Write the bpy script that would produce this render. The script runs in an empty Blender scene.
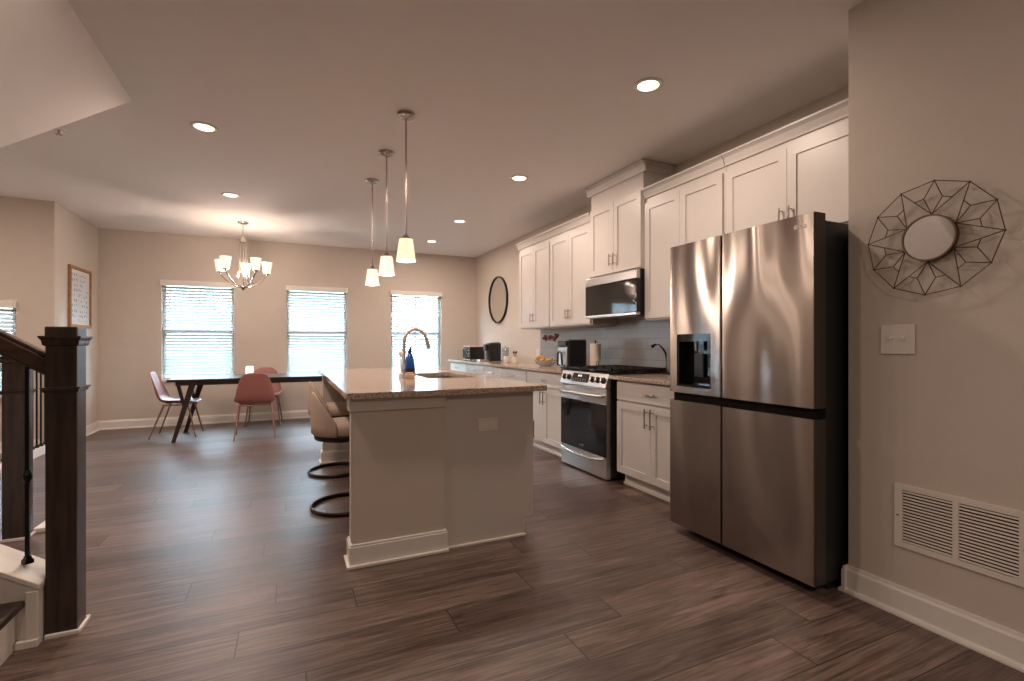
import bpy, bmesh, math, random
from mathutils import Vector, Matrix
random.seed(7)
scene = bpy.context.scene
COL = scene.collection
R = math.radians

# ------------------------------------------------------------------ camera, world, exposure
cam_d = bpy.data.cameras.new('camera'); cam = bpy.data.objects.new('camera', cam_d); COL.objects.link(cam)
cam_d.sensor_width = 36; cam_d.lens = 485 / 1024 * 36
cam_d.clip_start = 0.02
cam_d.shift_y = 3.5 / 1024
cam.location = (0, 0, 1.17)
cam.rotation_euler = (R(90), 0, -math.atan(223 / 485))
scene.camera = cam
scene.view_settings.view_transform = 'Standard'
scene.view_settings.look = 'None'
scene.view_settings.gamma = 1
scene.view_settings.use_curve_mapping = False
scene.view_settings.exposure = 1.06
WORLD_STRENGTH = 17.0
LAMP_W = 8.6            # each recessed can
PEND_W = 4.0
CHAND_W = 0.5
WARM = (1.0, 0.79, 0.66)
w = bpy.data.worlds.new('sky'); scene.world = w; w.use_nodes = True
wn = w.node_tree.nodes; wn.clear()
wo = wn.new('ShaderNodeOutputWorld'); wb = wn.new('ShaderNodeBackground')
wb.inputs[0].default_value = (0.60, 0.82, 1.0, 1); wb.inputs[1].default_value = WORLD_STRENGTH
w.node_tree.links.new(wb.outputs[0], wo.inputs[0])

# ------------------------------------------------------------------ materials
def newmat(name):
    m = bpy.data.materials.new(name); m.use_nodes = True
    nt = m.node_tree
    return m, nt, nt.nodes['Principled BSDF'], nt.links
def mat(name, col, rough=0.5, metal=0.0, vary=0.06, scale=8.0, bump=0.0, bscale=60.0, emit=None, es=0, spec=None, coat=0):
    m, nt, b, L = newmat(name)
    N = nt.nodes
    tc = N.new('ShaderNodeTexCoord'); no = N.new('ShaderNodeTexNoise'); no.inputs['Scale'].default_value = scale
    no.inputs['Detail'].default_value = 3
    L.new(tc.outputs['Object'], no.inputs['Vector'])
    cr = N.new('ShaderNodeValToRGB')
    cr.color_ramp.elements[0].position = 0.3; cr.color_ramp.elements[1].position = 0.7
    cr.color_ramp.elements[0].color = (*[c * (1 - vary) for c in col], 1)
    cr.color_ramp.elements[1].color = (*[min(1, c * (1 + vary)) for c in col], 1)
    L.new(no.outputs['Fac'], cr.inputs[0]); L.new(cr.outputs[0], b.inputs['Base Color'])
    b.inputs['Roughness'].default_value = rough; b.inputs['Metallic'].default_value = metal
    if spec is not None: b.inputs['Specular IOR Level'].default_value = spec
    if coat: b.inputs['Coat Weight'].default_value = coat; b.inputs['Coat Roughness'].default_value = 0.05
    if bump:
        n2 = N.new('ShaderNodeTexNoise'); n2.inputs['Scale'].default_value = bscale; n2.inputs['Detail'].default_value = 4
        L.new(tc.outputs['Object'], n2.inputs['Vector'])
        bp = N.new('ShaderNodeBump'); bp.inputs['Strength'].default_value = bump; bp.inputs['Distance'].default_value = 0.01
        L.new(n2.outputs['Fac'], bp.inputs['Height']); L.new(bp.outputs[0], b.inputs['Normal'])
    if emit:
        b.inputs['Emission Color'].default_value = (*emit, 1); b.inputs['Emission Strength'].default_value = es
    return m
M = {}
M['wall'] = mat('wall_paint', (0.57, 0.505, 0.44), 0.75, vary=0.015, bump=0.05, bscale=220)
M['ceiling'] = mat('ceiling_paint', (0.84, 0.80, 0.77), 0.85, vary=0.01, bump=0.06, bscale=180)
M['trim'] = mat('trim_paint', (0.74, 0.70, 0.65), 0.4, vary=0.01)
M['cabinet'] = mat('cabinet_paint', (0.58, 0.54, 0.505), 0.38, vary=0.01)
M['nickel'] = mat('brushed_nickel', (0.42, 0.37, 0.33), 0.2, 1.0)
M['faucet'] = mat('faucet_nickel', (0.55, 0.53, 0.52), 0.35, 0.85)
M['chrome'] = mat('chrome', (0.75, 0.74, 0.72), 0.14, 1.0)
M['black_metal'] = mat('black_metal', (0.012, 0.011, 0.011), 0.4, 0.6)
M['black_plastic'] = mat('black_plastic', (0.012, 0.012, 0.013), 0.32)
M['black_glass'] = mat('black_glass', (0.008, 0.008, 0.009), 0.05, vary=0, spec=0.6)
M['dark_side'] = mat('fridge_side', (0.022, 0.021, 0.021), 0.45, 0.3)
M['door_side'] = mat('door_side_paint', (0.07, 0.062, 0.056), 0.45, 0.5)
M['cast_iron'] = mat('cast_iron', (0.01, 0.01, 0.01), 0.6, 0.2, bump=0.2)
M['white_plastic'] = mat('white_plastic', (0.72, 0.66, 0.60), 0.35, vary=0.01)
M['white_gloss'] = mat('white_gloss', (0.8, 0.8, 0.78), 0.2, vary=0.01)
M['pink'] = mat('pink_shell', (0.31, 0.125, 0.105), 0.42, vary=0.03)
M['leg_metal'] = mat('rose_leg_metal', (0.30, 0.16, 0.12), 0.3, 0.7)
M['beige_fabric'] = mat('beige_fabric', (0.50, 0.38, 0.31), 0.85, vary=0.06, scale=60, bump=0.25, bscale=400)
M['mirror'] = mat('mirror_glass', (0.85, 0.85, 0.85), 0.02, 1.0, vary=0)
M['bronze'] = mat('bronze_wire', (0.14, 0.085, 0.055), 0.4, 0.8)
M['paper'] = mat('paper_towel', (0.82, 0.72, 0.62), 0.9, bump=0.4, bscale=120)
M['blue_plastic'] = mat('blue_bottle', (0.01, 0.07, 0.30), 0.15, coat=0.5)
M['navy'] = mat('bottle_label', (0.006, 0.015, 0.07), 0.3)
M['tan'] = mat('tan_ceramic', (0.55, 0.36, 0.20), 0.5)
M['banana'] = mat('banana_skin', (0.55, 0.33, 0.06), 0.5, vary=0.2, scale=30)
M['banana_tip'] = mat('banana_tip', (0.10, 0.05, 0.02), 0.7)
M['orange'] = mat('orange_peel', (0.45, 0.20, 0.04), 0.5, bump=0.2, bscale=150)
M['red_flower'] = mat('dried_petals', (0.085, 0.012, 0.018), 0.7, vary=0.35, scale=90)
M['stem'] = mat('flower_stem', (0.35, 0.33, 0.32), 0.6)
M['knob'] = mat('range_knob', (0.10, 0.095, 0.09), 0.25, 0.8)
M['display'] = mat('range_display', (0.012, 0.010, 0.010), 0.1)
M['digits'] = mat('display_digits', (0.9, 0.9, 0.9), 0.5, emit=(0.9, 0.95, 1), es=0.8)
M['frame_wood'] = mat('oak_frame', (0.30, 0.16, 0.07), 0.5, vary=0.25, scale=25)
M['logo'] = mat('logo_silver', (0.42, 0.40, 0.39), 0.35, 0.3)
M['siding'] = mat('house_siding', (0.42, 0.46, 0.52), 0.8)
M['shingle'] = mat('house_shingle', (0.20, 0.20, 0.22), 0.9)
M['lawn'] = mat('lawn', (0.10, 0.20, 0.05), 0.9, vary=0.3)
M['hedge'] = mat('hedge_leaves', (0.08, 0.20, 0.06), 0.8, vary=0.4, scale=20)
M['copper'] = mat('toaster_top', (0.70, 0.48, 0.43), 0.5, 0.0)
M['steel_sink'] = mat('sink_steel', (0.35, 0.33, 0.31), 0.3, 1.0)
M['cavity'] = mat('dark_cavity', (0.008, 0.007, 0.006), 0.8, spec=0.1)
M['brass_dark'] = mat('dark_ring_metal', (0.03, 0.025, 0.022), 0.35, 0.8)

def wood_mat(name, c1, c2, rough, sc=(3, 3, 30), axis='z'):
    m, nt, b, L = newmat(name); N = nt.nodes
    tc = N.new('ShaderNodeTexCoord'); mp = N.new('ShaderNodeMapping')
    mp.inputs['Scale'].default_value = sc
    no = N.new('ShaderNodeTexNoise'); no.inputs['Scale'].default_value = 3; no.inputs['Detail'].default_value = 6
    no.inputs['Distortion'].default_value = 0.6
    cr = N.new('ShaderNodeValToRGB'); cr.color_ramp.elements[0].color = (*c1, 1); cr.color_ramp.elements[1].color = (*c2, 1)
    cr.color_ramp.elements[0].position = 0.35; cr.color_ramp.elements[1].position = 0.68
    L.new(tc.outputs['Object'], mp.inputs[0]); L.new(mp.outputs[0], no.inputs['Vector'])
    L.new(no.outputs['Fac'], cr.inputs[0]); L.new(cr.outputs[0], b.inputs['Base Color'])
    b.inputs['Roughness'].default_value = rough
    bp = N.new('ShaderNodeBump'); bp.inputs['Strength'].default_value = 0.15; bp.inputs['Distance'].default_value = 0.003
    L.new(no.outputs['Fac'], bp.inputs['Height']); L.new(bp.outputs[0], b.inputs['Normal'])
    return m
M['dark_wood'] = wood_mat('dark_stained_wood', (0.030, 0.018, 0.013), (0.065, 0.040, 0.030), 0.36, (14, 14, 1))
M['rail_wood'] = wood_mat('handrail_wood', (0.040, 0.020, 0.013), (0.085, 0.045, 0.030), 0.32, (2, 14, 14))
M['table_wood'] = wood_mat('espresso_table_wood', (0.018, 0.009, 0.008), (0.035, 0.017, 0.014), 0.3, (2, 10, 10))
M['tread_wood'] = wood_mat('tread_wood', (0.020, 0.012, 0.009), (0.045, 0.028, 0.020), 0.4, (12, 2, 8))

def floor_mat():
    m, nt, b, L = newmat('vinyl_plank'); N = nt.nodes
    def math_(op, a, b_=None, c=None):
        n = N.new('ShaderNodeMath'); n.operation = op
        for i, v in enumerate((a, b_, c)):
            if v is None: continue
            if isinstance(v, (int, float)): n.inputs[i].default_value = v
            else: L.new(v, n.inputs[i])
        return n.outputs[0]
    geo = N.new('ShaderNodeNewGeometry'); sep = N.new('ShaderNodeSeparateXYZ'); L.new(geo.outputs['Position'], sep.inputs[0])
    X, Y = sep.outputs[0], sep.outputs[1]
    ry = math_('DIVIDE', math_('SUBTRACT', Y, 0.026), 0.1855)
    row = math_('FLOOR', ry); fy = math_('FRACT', ry)
    wn1 = N.new('ShaderNodeTexWhiteNoise'); wn1.noise_dimensions = '1D'; L.new(row, wn1.inputs['W'])
    known = {6: 1.75, 7: 2.0, 8: 1.01, 9: 1.30, 10: 0.63, 11: 1.06, 13: 1.19, 14: -0.43, 16: -0.13, 18: -0.42}
    msk = None; off0 = None
    for k_, x_ in known.items():
        eq = math_('COMPARE', row, float(k_), 0.3); tm = math_('MULTIPLY', eq, -x_ / 1.245)
        msk = eq if msk is None else math_('ADD', msk, eq); off0 = tm if off0 is None else math_('ADD', off0, tm)
    offx = math_('ADD', off0, math_('MULTIPLY', math_('MULTIPLY', wn1.outputs['Value'], 7.0), math_('SUBTRACT', 1.0, msk)))
    xs = math_('ADD', math_('DIVIDE', X, 1.245), offx)
    colx = math_('FLOOR', xs); fx = math_('FRACT', xs)
    # seams
    ey = math_('MINIMUM', fy, math_('SUBTRACT', 1.0, fy)); ex = math_('MINIMUM', fx, math_('SUBTRACT', 1.0, fx))
    sy = math_('LESS_THAN', ey, 0.011); sx = math_('LESS_THAN', ex, 0.0020)
    seam = math_('MAXIMUM', sy, sx)
    comb = N.new('ShaderNodeCombineXYZ'); L.new(row, comb.inputs[0]); L.new(colx, comb.inputs[1])
    wn2 = N.new('ShaderNodeTexWhiteNoise'); wn2.noise_dimensions = '3D'; L.new(comb.outputs[0], wn2.inputs['Vector'])
    # grain coordinates, shifted per plank
    off = math_('MULTIPLY', wn2.outputs['Value'], 31.0)
    gc = N.new('ShaderNodeCombineXYZ'); L.new(math_('ADD', math_('MULTIPLY', X, 0.9), off), gc.inputs[0])
    L.new(math_('ADD', math_('MULTIPLY', Y, 13.0), off), gc.inputs[1]); L.new(off, gc.inputs[2])
    g1 = N.new('ShaderNodeTexNoise'); g1.inputs['Scale'].default_value = 2.0; g1.inputs['Detail'].default_value = 8
    g1.inputs['Roughness'].default_value = 0.62; g1.inputs['Distortion'].default_value = 1.8
    L.new(gc.outputs[0], g1.inputs['Vector'])
    gc2 = N.new('ShaderNodeCombineXYZ'); L.new(math_('ADD', math_('MULTIPLY', X, 4), off), gc2.inputs[0])
    L.new(math_('MULTIPLY', Y, 110.0), gc2.inputs[1])
    g2 = N.new('ShaderNodeTexNoise'); g2.inputs['Scale'].default_value = 1.0; g2.inputs['Detail'].default_value = 3
    L.new(gc2.outputs[0], g2.inputs['Vector'])
    cr = N.new('ShaderNodeValToRGB')
    e = cr.color_ramp.elements; e[0].position = 0.34; e[1].position = 0.66
    e[0].color = (0.042, 0.026, 0.021, 1); e[1].color = (0.215, 0.150, 0.128, 1)
    k = e.new(0.5); k.color = (0.112, 0.074, 0.061, 1)
    tot = math_('ADD', math_('MULTIPLY', g1.outputs['Fac'], 0.72), math_('MULTIPLY', g2.outputs['Fac'], 0.28))
    tot = math_('ADD', tot, math_('MULTIPLY', math_('SUBTRACT', wn2.outputs['Value'], 0.5), 0.13))
    L.new(tot, cr.inputs[0])
    mx = N.new('ShaderNodeMix'); mx.data_type = 'RGBA'; L.new(seam, mx.inputs['Factor'])
    L.new(cr.outputs[0], mx.inputs['A']); mx.inputs['B'].default_value = (0.018, 0.012, 0.010, 1)
    L.new(mx.outputs['Result'], b.inputs['Base Color'])
    L.new(math_('ADD', 0.30, math_('MULTIPLY', g1.outputs['Fac'], 0.16)), b.inputs['Roughness'])
    bp = N.new('ShaderNodeBump'); bp.inputs['Strength'].default_value = 0.25; bp.inputs['Distance'].default_value = 0.002
    L.new(math_('SUBTRACT', math_('MULTIPLY', g2.outputs['Fac'], 0.5), seam), bp.inputs['Height']); L.new(bp.outputs[0], b.inputs['Normal'])
    return m
M['floor'] = floor_mat()

def granite():
    m, nt, b, L = newmat('speckled_granite'); N = nt.nodes
    tc = N.new('ShaderNodeTexCoord')
    v = N.new('ShaderNodeTexNoise'); v.inputs['Scale'].default_value = 85; v.inputs['Detail'].default_value = 5; v.inputs['Roughness'].default_value = 0.7
    L.new(tc.outputs['Object'], v.inputs['Vector'])
    cr = N.new('ShaderNodeValToRGB'); e = cr.color_ramp.elements
    e[0].position = 0.33; e[0].color = (0.03, 0.02, 0.015, 1); e[1].position = 0.60; e[1].color = (0.54, 0.46, 0.39, 1)
    k = e.new(0.43); k.color = (0.24, 0.165, 0.12, 1); k = e.new(0.51); k.color = (0.40, 0.31, 0.245, 1)
    L.new(v.outputs['Fac'], cr.inputs[0]); L.new(cr.outputs[0], b.inputs['Base Color'])
    b.inputs['Roughness'].default_value = 0.12
    return m
M['granite'] = granite()

def tiles():
    m, nt, b, L = newmat('subway_tile'); N = nt.nodes
    geo = N.new('ShaderNodeNewGeometry'); sep = N.new('ShaderNodeSeparateXYZ'); cb = N.new('ShaderNodeCombineXYZ')
    L.new(geo.outputs['Position'], sep.inputs[0]); L.new(sep.outputs[1], cb.inputs[0]); L.new(sep.outputs[2], cb.inputs[1])
    br = N.new('ShaderNodeTexBrick'); br.inputs['Scale'].default_value = 1; br.inputs['Brick Width'].default_value = 0.305
    br.inputs['Row Height'].default_value = 0.102; br.inputs['Mortar Size'].default_value = 0.0022
    br.inputs['Color1'].default_value = (0.33, 0.32, 0.32, 1); br.inputs['Color2'].default_value = (0.36, 0.35, 0.35, 1)
    br.inputs['Mortar'].default_value = (0.24, 0.23, 0.22, 1)
    L.new(cb.outputs[0], br.inputs['Vector']); L.new(br.outputs['Color'], b.inputs['Base Color'])
    b.inputs['Roughness'].default_value = 0.22
    bp = N.new('ShaderNodeBump'); bp.inputs['Strength'].default_value = 0.4; bp.inputs['Distance'].default_value = 0.002
    bp.invert = True
    L.new(br.outputs['Fac'], bp.inputs['Height']); L.new(bp.outputs[0], b.inputs['Normal'])
    return m
M['tile'] = tiles()

def stainless(name, base, rough, wav=0.0, aniso=0.85):
    m, nt, b, L = newmat(name); N = nt.nodes
    b.inputs['Base Color'].default_value = (*base, 1); b.inputs['Metallic'].default_value = 1
    b.inputs['Roughness'].default_value = rough; b.inputs['Anisotropic'].default_value = aniso
    b.inputs['Anisotropic Rotation'].default_value = 0.25
    tg = N.new('ShaderNodeTangent'); tg.direction_type = 'RADIAL'; tg.axis = 'Z'
    L.new(tg.outputs[0], b.inputs['Tangent'])
    geo = N.new('ShaderNodeNewGeometry'); mp = N.new('ShaderNodeMapping')
    L.new(geo.outputs['Position'], mp.inputs[0])
    mp.inputs['Scale'].default_value = (0.0, 3.3, 0.85)
    n1 = N.new('ShaderNodeTexNoise'); n1.inputs['Scale'].default_value = 1.3; n1.inputs['Detail'].default_value = 0.0
    L.new(mp.outputs[0], n1.inputs['Vector'])
    bp = N.new('ShaderNodeBump'); bp.inputs['Strength'].default_value = 1.0; bp.inputs['Distance'].default_value = wav
    L.new(n1.outputs['Fac'], bp.inputs['Height'])
    mp2 = N.new('ShaderNodeMapping'); mp2.inputs['Scale'].default_value = (3, 3, 900); L.new(geo.outputs['Position'], mp2.inputs[0])
    n2 = N.new('ShaderNodeTexNoise'); n2.inputs['Scale'].default_value = 1; L.new(mp2.outputs[0], n2.inputs['Vector'])
    cr = N.new('ShaderNodeMapRange'); cr.inputs[3].default_value = rough * 0.97; cr.inputs[4].default_value = rough * 1.03
    L.new(n2.outputs['Fac'], cr.inputs[0]); L.new(cr.outputs[0], b.inputs['Roughness'])
    if wav: L.new(bp.outputs[0], b.inputs['Normal'])
    return m
M['fridge_steel'] = stainless('fridge_stainless', (0.35, 0.305, 0.275), 0.20, 0.019, 1.0)
M['steel'] = stainless('appliance_stainless', (0.58, 0.55, 0.53), 0.28, 0.0, 0.6)

def mixed(name, kind, **k):
    m = bpy.data.materials.new(name); m.use_nodes = True; nt = m.node_tree; N = nt.nodes; L = nt.links; N.clear()
    o = N.new('ShaderNodeOutputMaterial'); mx = N.new('ShaderNodeMixShader'); L.new(mx.outputs[0], o.inputs[0])
    if kind == 'glass':
        a = N.new('ShaderNodeBsdfTransparent'); c = N.new('ShaderNodeBsdfGlossy'); c.inputs['Roughness'].default_value = 0.02
        a.inputs[0].default_value = (*k.get('tint', (1, 1, 1)), 1); mx.inputs[0].default_value = k.get('fac', 0.06)
    if kind == 'blind':
        a = N.new('ShaderNodeBsdfDiffuse'); c = N.new('ShaderNodeBsdfTranslucent')
        a.inputs[0].default_value = (0.80, 0.84, 0.88, 1); c.inputs[0].default_value = (0.09, 0.125, 0.15, 1); mx.inputs[0].default_value = 0.45
    L.new(a.outputs[0], mx.inputs[1]); L.new(c.outputs[0], mx.inputs[2])
    return m
M['glass'] = mixed('window_glass', 'glass')
M['clear_glass'] = mixed('clear_jar_glass', 'glass', tint=(0.86, 0.88, 0.88), fac=0.12)
M['blind'] = mixed('blind_slat', 'blind')
def shade_mat(name, es):
    m, nt, b, L = newmat(name)
    b.inputs['Base Color'].default_value = (0.9, 0.85, 0.78, 1); b.inputs['Roughness'].default_value = 0.3
    N = nt.nodes; lw = N.new('ShaderNodeTexNoise'); lw.inputs['Scale'].default_value = 6
    b.inputs['Emission Color'].default_value = (1.0, 0.74, 0.46, 1); b.inputs['Emission Strength'].default_value = es
    mr = N.new('ShaderNodeMapRange'); mr.inputs[3].default_value = es * 0.9; mr.inputs[4].default_value = es * 1.1
    L.new(lw.outputs['Fac'], mr.inputs[0]); L.new(mr.outputs[0], b.inputs['Emission Strength'])
    return m
M['shade'] = shade_mat('lit_frosted_shade', 0.42)
M['lens'] = shade_mat('lit_can_lens', 3.0)
M['salt'] = shade_mat('glowing_lamp_block', 0.6)
def print_mat():
    m, nt, b, L = newmat('printed_chart'); N = nt.nodes
    geo = N.new('ShaderNodeNewGeometry'); sep = N.new('ShaderNodeSeparateXYZ'); cb = N.new('ShaderNodeCombineXYZ')
    L.new(geo.outputs['Position'], sep.inputs[0]); L.new(sep.outputs[1], cb.inputs[0]); L.new(sep.outputs[2], cb.inputs[1])
    v = N.new('ShaderNodeTexVoronoi'); v.inputs['Scale'].default_value = 16; v.inputs['Randomness'].default_value = 0.35
    L.new(cb.outputs[0], v.inputs['Vector'])
    cr = N.new('ShaderNodeValToRGB'); e = cr.color_ramp.elements
    e[0].position = 0.22; e[0].color = (0.28, 0.27, 0.27, 1); e[1].position = 0.34; e[1].color = (0.62, 0.64, 0.66, 1)
    L.new(v.outputs['Distance'], cr.inputs[0]); L.new(cr.outputs[0], b.inputs['Base Color']); b.inputs['Roughness'].default_value = 0.5
    return m
M['print'] = print_mat()

# ------------------------------------------------------------------ mesh helpers
ORIG = {}
class MB:
    def __init__(s): s.bm = bmesh.new()
    def box(s, x0, y0, z0, x1, y1, z1):
        a = [s.bm.verts.new((x, y, z)) for z in (z0, z1) for y in (y0, y1) for x in (x0, x1)]
        for f in ((0, 2, 3, 1), (4, 5, 7, 6), (0, 1, 5, 4), (2, 6, 7, 3), (0, 4, 6, 2), (1, 3, 7, 5)):
            s.bm.faces.new([a[i] for i in f])
        return s
    def prism(s, poly, axis, a, b):
        """poly in the two remaining axes (in xyz order), extruded along axis from a to b"""
        def P(p, t):
            return {'x': (t, p[0], p[1]), 'y': (p[0], t, p[1]), 'z': (p[0], p[1], t)}[axis]
        A = [s.bm.verts.new(P(p, a)) for p in poly]; B = [s.bm.verts.new(P(p, b)) for p in poly]
        n = len(poly); s.bm.faces.new(A); s.bm.faces.new(B[::-1])
        for i in range(n): s.bm.faces.new((A[i], B[i], B[(i + 1) % n], A[(i + 1) % n]))
        return s
    def cyl(s, p, q, r, r2=None, n=16, cap=True):
        p = Vector(p); q = Vector(q); r2 = r if r2 is None else r2
        d = (q - p).normalized(); u = d.orthogonal().normalized(); v = d.cross(u)
        A = []; B = []
        for i in range(n):
            t = 2 * math.pi * i / n; o = u * math.cos(t) + v * math.sin(t)
            A.append(s.bm.verts.new(p + o * r)); B.append(s.bm.verts.new(q + o * r2))
        for i in range(n):
            s.bm.faces.new((A[i], A[(i + 1) % n], B[(i + 1) % n], B[i]))
        if cap: s.bm.faces.new(A[::-1]); s.bm.faces.new(B)
        return s
    def lathe(s, c, prof, n=32, axis='z', closed=False):
        rings = []
        for r, h in prof:
            ring = []
            for i in range(n):
                t = 2 * math.pi * i / n; a, b = r * math.cos(t), r * math.sin(t)
                if axis == 'z': p = (c[0] + a, c[1] + b, c[2] + h)
                elif axis == 'x': p = (c[0] + h, c[1] + a, c[2] + b)
                else: p = (c[0] + a, c[1] + h, c[2] + b)
                ring.append(s.bm.verts.new(p))
            rings.append(ring)
        pairs = list(zip(rings, rings[1:])) + ([(rings[-1], rings[0])] if closed else [])
        for A, B in pairs:
            for i in range(n): s.bm.faces.new((A[i], A[(i + 1) % n], B[(i + 1) % n], B[i]))
        if not closed:
            if prof[0][0] > 1e-6: s.bm.faces.new(rings[0][::-1])
            if prof[-1][0] > 1e-6: s.bm.faces.new(rings[-1])
        return s
    def tube(s, pts, r, n=10, closed=False, radii=None, flat=None):
        pts = [Vector(p) for p in pts]; N = len(pts); rings = []; up = None
        for i, p in enumerate(pts):
            a = pts[i - 1] if (i or closed) else pts[i]; b = pts[(i + 1) % N] if (i < N - 1 or closed) else pts[i]
            d = (b - a).normalized()
            if up is None: up = d.orthogonal().normalized() if flat is None else Vector(flat)
            u = (up - d * up.dot(d)).normalized(); v = d.cross(u); up = u if flat is None else up
            rr = radii[i] if radii else r
            ru, rv = rr if isinstance(rr, tuple) else (rr, rr)
            rings.append([s.bm.verts.new(p + u * ru * math.cos(2 * math.pi * k / n) + v * rv * math.sin(2 * math.pi * k / n)) for k in range(n)])
        for i in range(N if closed else N - 1):
            A, B = rings[i], rings[(i + 1) % N]
            for k in range(n): s.bm.faces.new((A[k], A[(k + 1) % n], B[(k + 1) % n], B[k]))
        if not closed: s.bm.faces.new(rings[0][::-1]); s.bm.faces.new(rings[-1])
        return s
    def ball(s, c, r, sub=2, sc=(1, 1, 1)):
        res = bmesh.ops.create_icosphere(s.bm, subdivisions=sub, radius=r)
        for v in res['verts']: v.co = Vector((v.co.x * sc[0] + c[0], v.co.y * sc[1] + c[1], v.co.z * sc[2] + c[2]))
        return s
    def build(s, name, m, parent=None, bevel=0, smooth=False, seg=2, doubles=False):
        if doubles: bmesh.ops.remove_doubles(s.bm, verts=s.bm.verts, dist=1e-5)
        bmesh.ops.recalc_face_normals(s.bm, faces=s.bm.faces)
        if parent is not None:
            o = ORIG[parent]
            for v in s.bm.verts: v.co -= o
        me = bpy.data.meshes.new(name); s.bm.to_mesh(me); s.bm.free()
        me.materials.append(m)
        if smooth:
            for p in me.polygons: p.use_smooth = True
            if smooth == 'auto':
                me.set_sharp_from_angle(angle=R(38))
        ob = bpy.data.objects.new(name, me); COL.objects.link(ob); ob.parent = parent
        ORIG[ob] = ORIG[parent].copy() if parent is not None else Vector((0, 0, 0))
        if bevel:
            b = ob.modifiers.new('bevel', 'BEVEL'); b.width = bevel; b.segments = seg; b.limit_method = 'ANGLE'; b.angle_limit = R(40)
        return ob
def tag(o, label, cat, group=None, kind=None):
    o['label'] = label; o['category'] = cat
    if group: o['group'] = group
    if kind: o['kind'] = kind
    return o
def thing(name, label, cat, loc=(0, 0, 0), group=None):
    o = bpy.data.objects.new(name, None); COL.objects.link(o); o.location = loc; o.empty_display_size = 0.1
    ORIG[o] = Vector(loc); tag(o, label, cat, group); return o
def struct(name, mb, m, **k):
    o = mb.build(name, m, **k); o['kind'] = 'structure'; return o
def copy_tree(o, parent=None):
    c = o.copy(); COL.objects.link(c)
    if parent is not None: c.parent = parent
    for ch in list(o.children): copy_tree(ch, c)
    return c
def area(name, loc, size, watts, col, rot=(0, 0, 0), shape='DISK', parent=None, spread=180):
    l = bpy.data.lights.new(name, 'AREA'); l.shape = shape; l.size = size; l.energy = watts; l.color = col; l.spread = R(spread)
    o = bpy.data.objects.new(name, l); COL.objects.link(o); o.rotation_euler = rot; o.location = loc
    if parent is not None: o.parent = parent; o.location = Vector(loc) - ORIG[parent]
    return o
def point(name, loc, rad, watts, col, parent=None):
    l = bpy.data.lights.new(name, 'POINT'); l.shadow_soft_size = rad; l.energy = watts; l.color = col
    o = bpy.data.objects.new(name, l); COL.objects.link(o); o.location = Vector(loc) - (ORIG[parent] if parent is not None else Vector())
    o.parent = parent
    return o

# ------------------------------------------------------------------ the room
XL, XK, XM, YF, YJ, ZC = -2.36, 3.106, 2.405, 8.35, 7.00, 2.75
struct('floor', MB().box(-4.2, -3.0, -0.12, 3.3, 8.52, 0), M['floor'])
struct('ceiling', MB().box(-4.2, -3.0, ZC, 3.3, 8.52, ZC + 0.12), M['ceiling'])
WIN = [(-1.645, -0.745), (-0.035, 0.865), (1.57, 2.455)]
WZ0, WZ1 = 0.66, 2.06
def wall_holes(x0, x1, y0, y1, holes, z0, z1):
    mb = MB(); x = x0
    for a, b in holes:
        mb.box(x, y0, 0, a, y1, ZC); mb.box(a, y0, 0, b, y1, z0); mb.box(a, y0, z1, b, y1, ZC); x = b
    mb.box(x, y0, 0, x1, y1, ZC)
    return mb
struct('wall_far', wall_holes(XL - 0.14, XK + 0.14, YF, YF + 0.15, WIN, WZ0, WZ1), M['wall'], doubles=True)
struct('wall_kitchen', MB().box(XK, 1.42, 0, XK + 0.14, YF, ZC), M['wall'])
struct('wall_right', MB().box(XM, -3.0, 0, XK + 0.14, 1.42, ZC), M['wall'])
struct('wall_left', MB().box(XL - 0.14, YJ, 0, XL, YF, ZC), M['wall'])
struct('wall_stair', wall_holes(-4.2, XL - 0.14, YJ, YJ + 0.14, [(-3.62, -2.68)], 0.62, 1.61), M['wall'], doubles=True)
struct('wall_outer_left', MB().box(-4.34, -3.0, 0, -4.2, YJ + 0.14, ZC), M['wall'])
struct('wall_back', MB().box(-4.34, -3.14, 0, 3.3, -3.0, ZC), M['wall'])
# sloping underside of the upper stair flight
sl = 0.41 / 0.63
struct('ceiling_stair_slope', MB().prism([(-0.925, ZC - 0.002), (-4.2, ZC - 0.002 - sl * 3.275), (-4.2, ZC - 0.002 - sl * 3.275 + 0.25), (-4.2, ZC - 0.002)], 'y', 2.72, 3.89), M['ceiling'])

def baseboard(name, pts, flip=1, h=0.125):
    """pts: floor polyline along the wall face, board grows to the left of travel * flip"""
    mb = MB()
    for (a, b) in zip(pts, pts[1:]):
        a = Vector((*a, 0)); b = Vector((*b, 0)); d = (b - a).normalized(); n = Vector((-d.y, d.x, 0)) * flip
        prof = [(0, 0), (0.030, 0), (0.030, 0.008), (0.026, 0.017), (0.015, 0.022), (0.015, h - 0.022), (0.010, h - 0.012), (0.008, h), (0, h)]
        A = []; B = []
        ea = a - d * 0.0; eb = b + d * 0.0
        for o, z in prof:
            A.append(mb.bm.verts.new(ea + n * o + Vector((0, 0, z)))); B.append(mb.bm.verts.new(eb + n * o + Vector((0, 0, z))))
        k = len(prof); mb.bm.faces.new(A[::-1]); mb.bm.faces.new(B)
        for i in range(k): mb.bm.faces.new((A[i], A[(i + 1) % k], B[(i + 1) % k], B[i]))
    return struct(name, mb, M['trim'])
baseboard('baseboard_far', [(XL, YF), (2.52, YF)], -1)
baseboard('baseboard_left', [(XL, YJ + 0.0), (XL, YF - 0.031)], -1)
baseboard('baseboard_right', [(XM, 1.42), (XM, -2.99)], -1)
baseboard('baseboard_right_end', [(XM - 0.03, 1.42), (2.62, 1.42)], 1)
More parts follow.
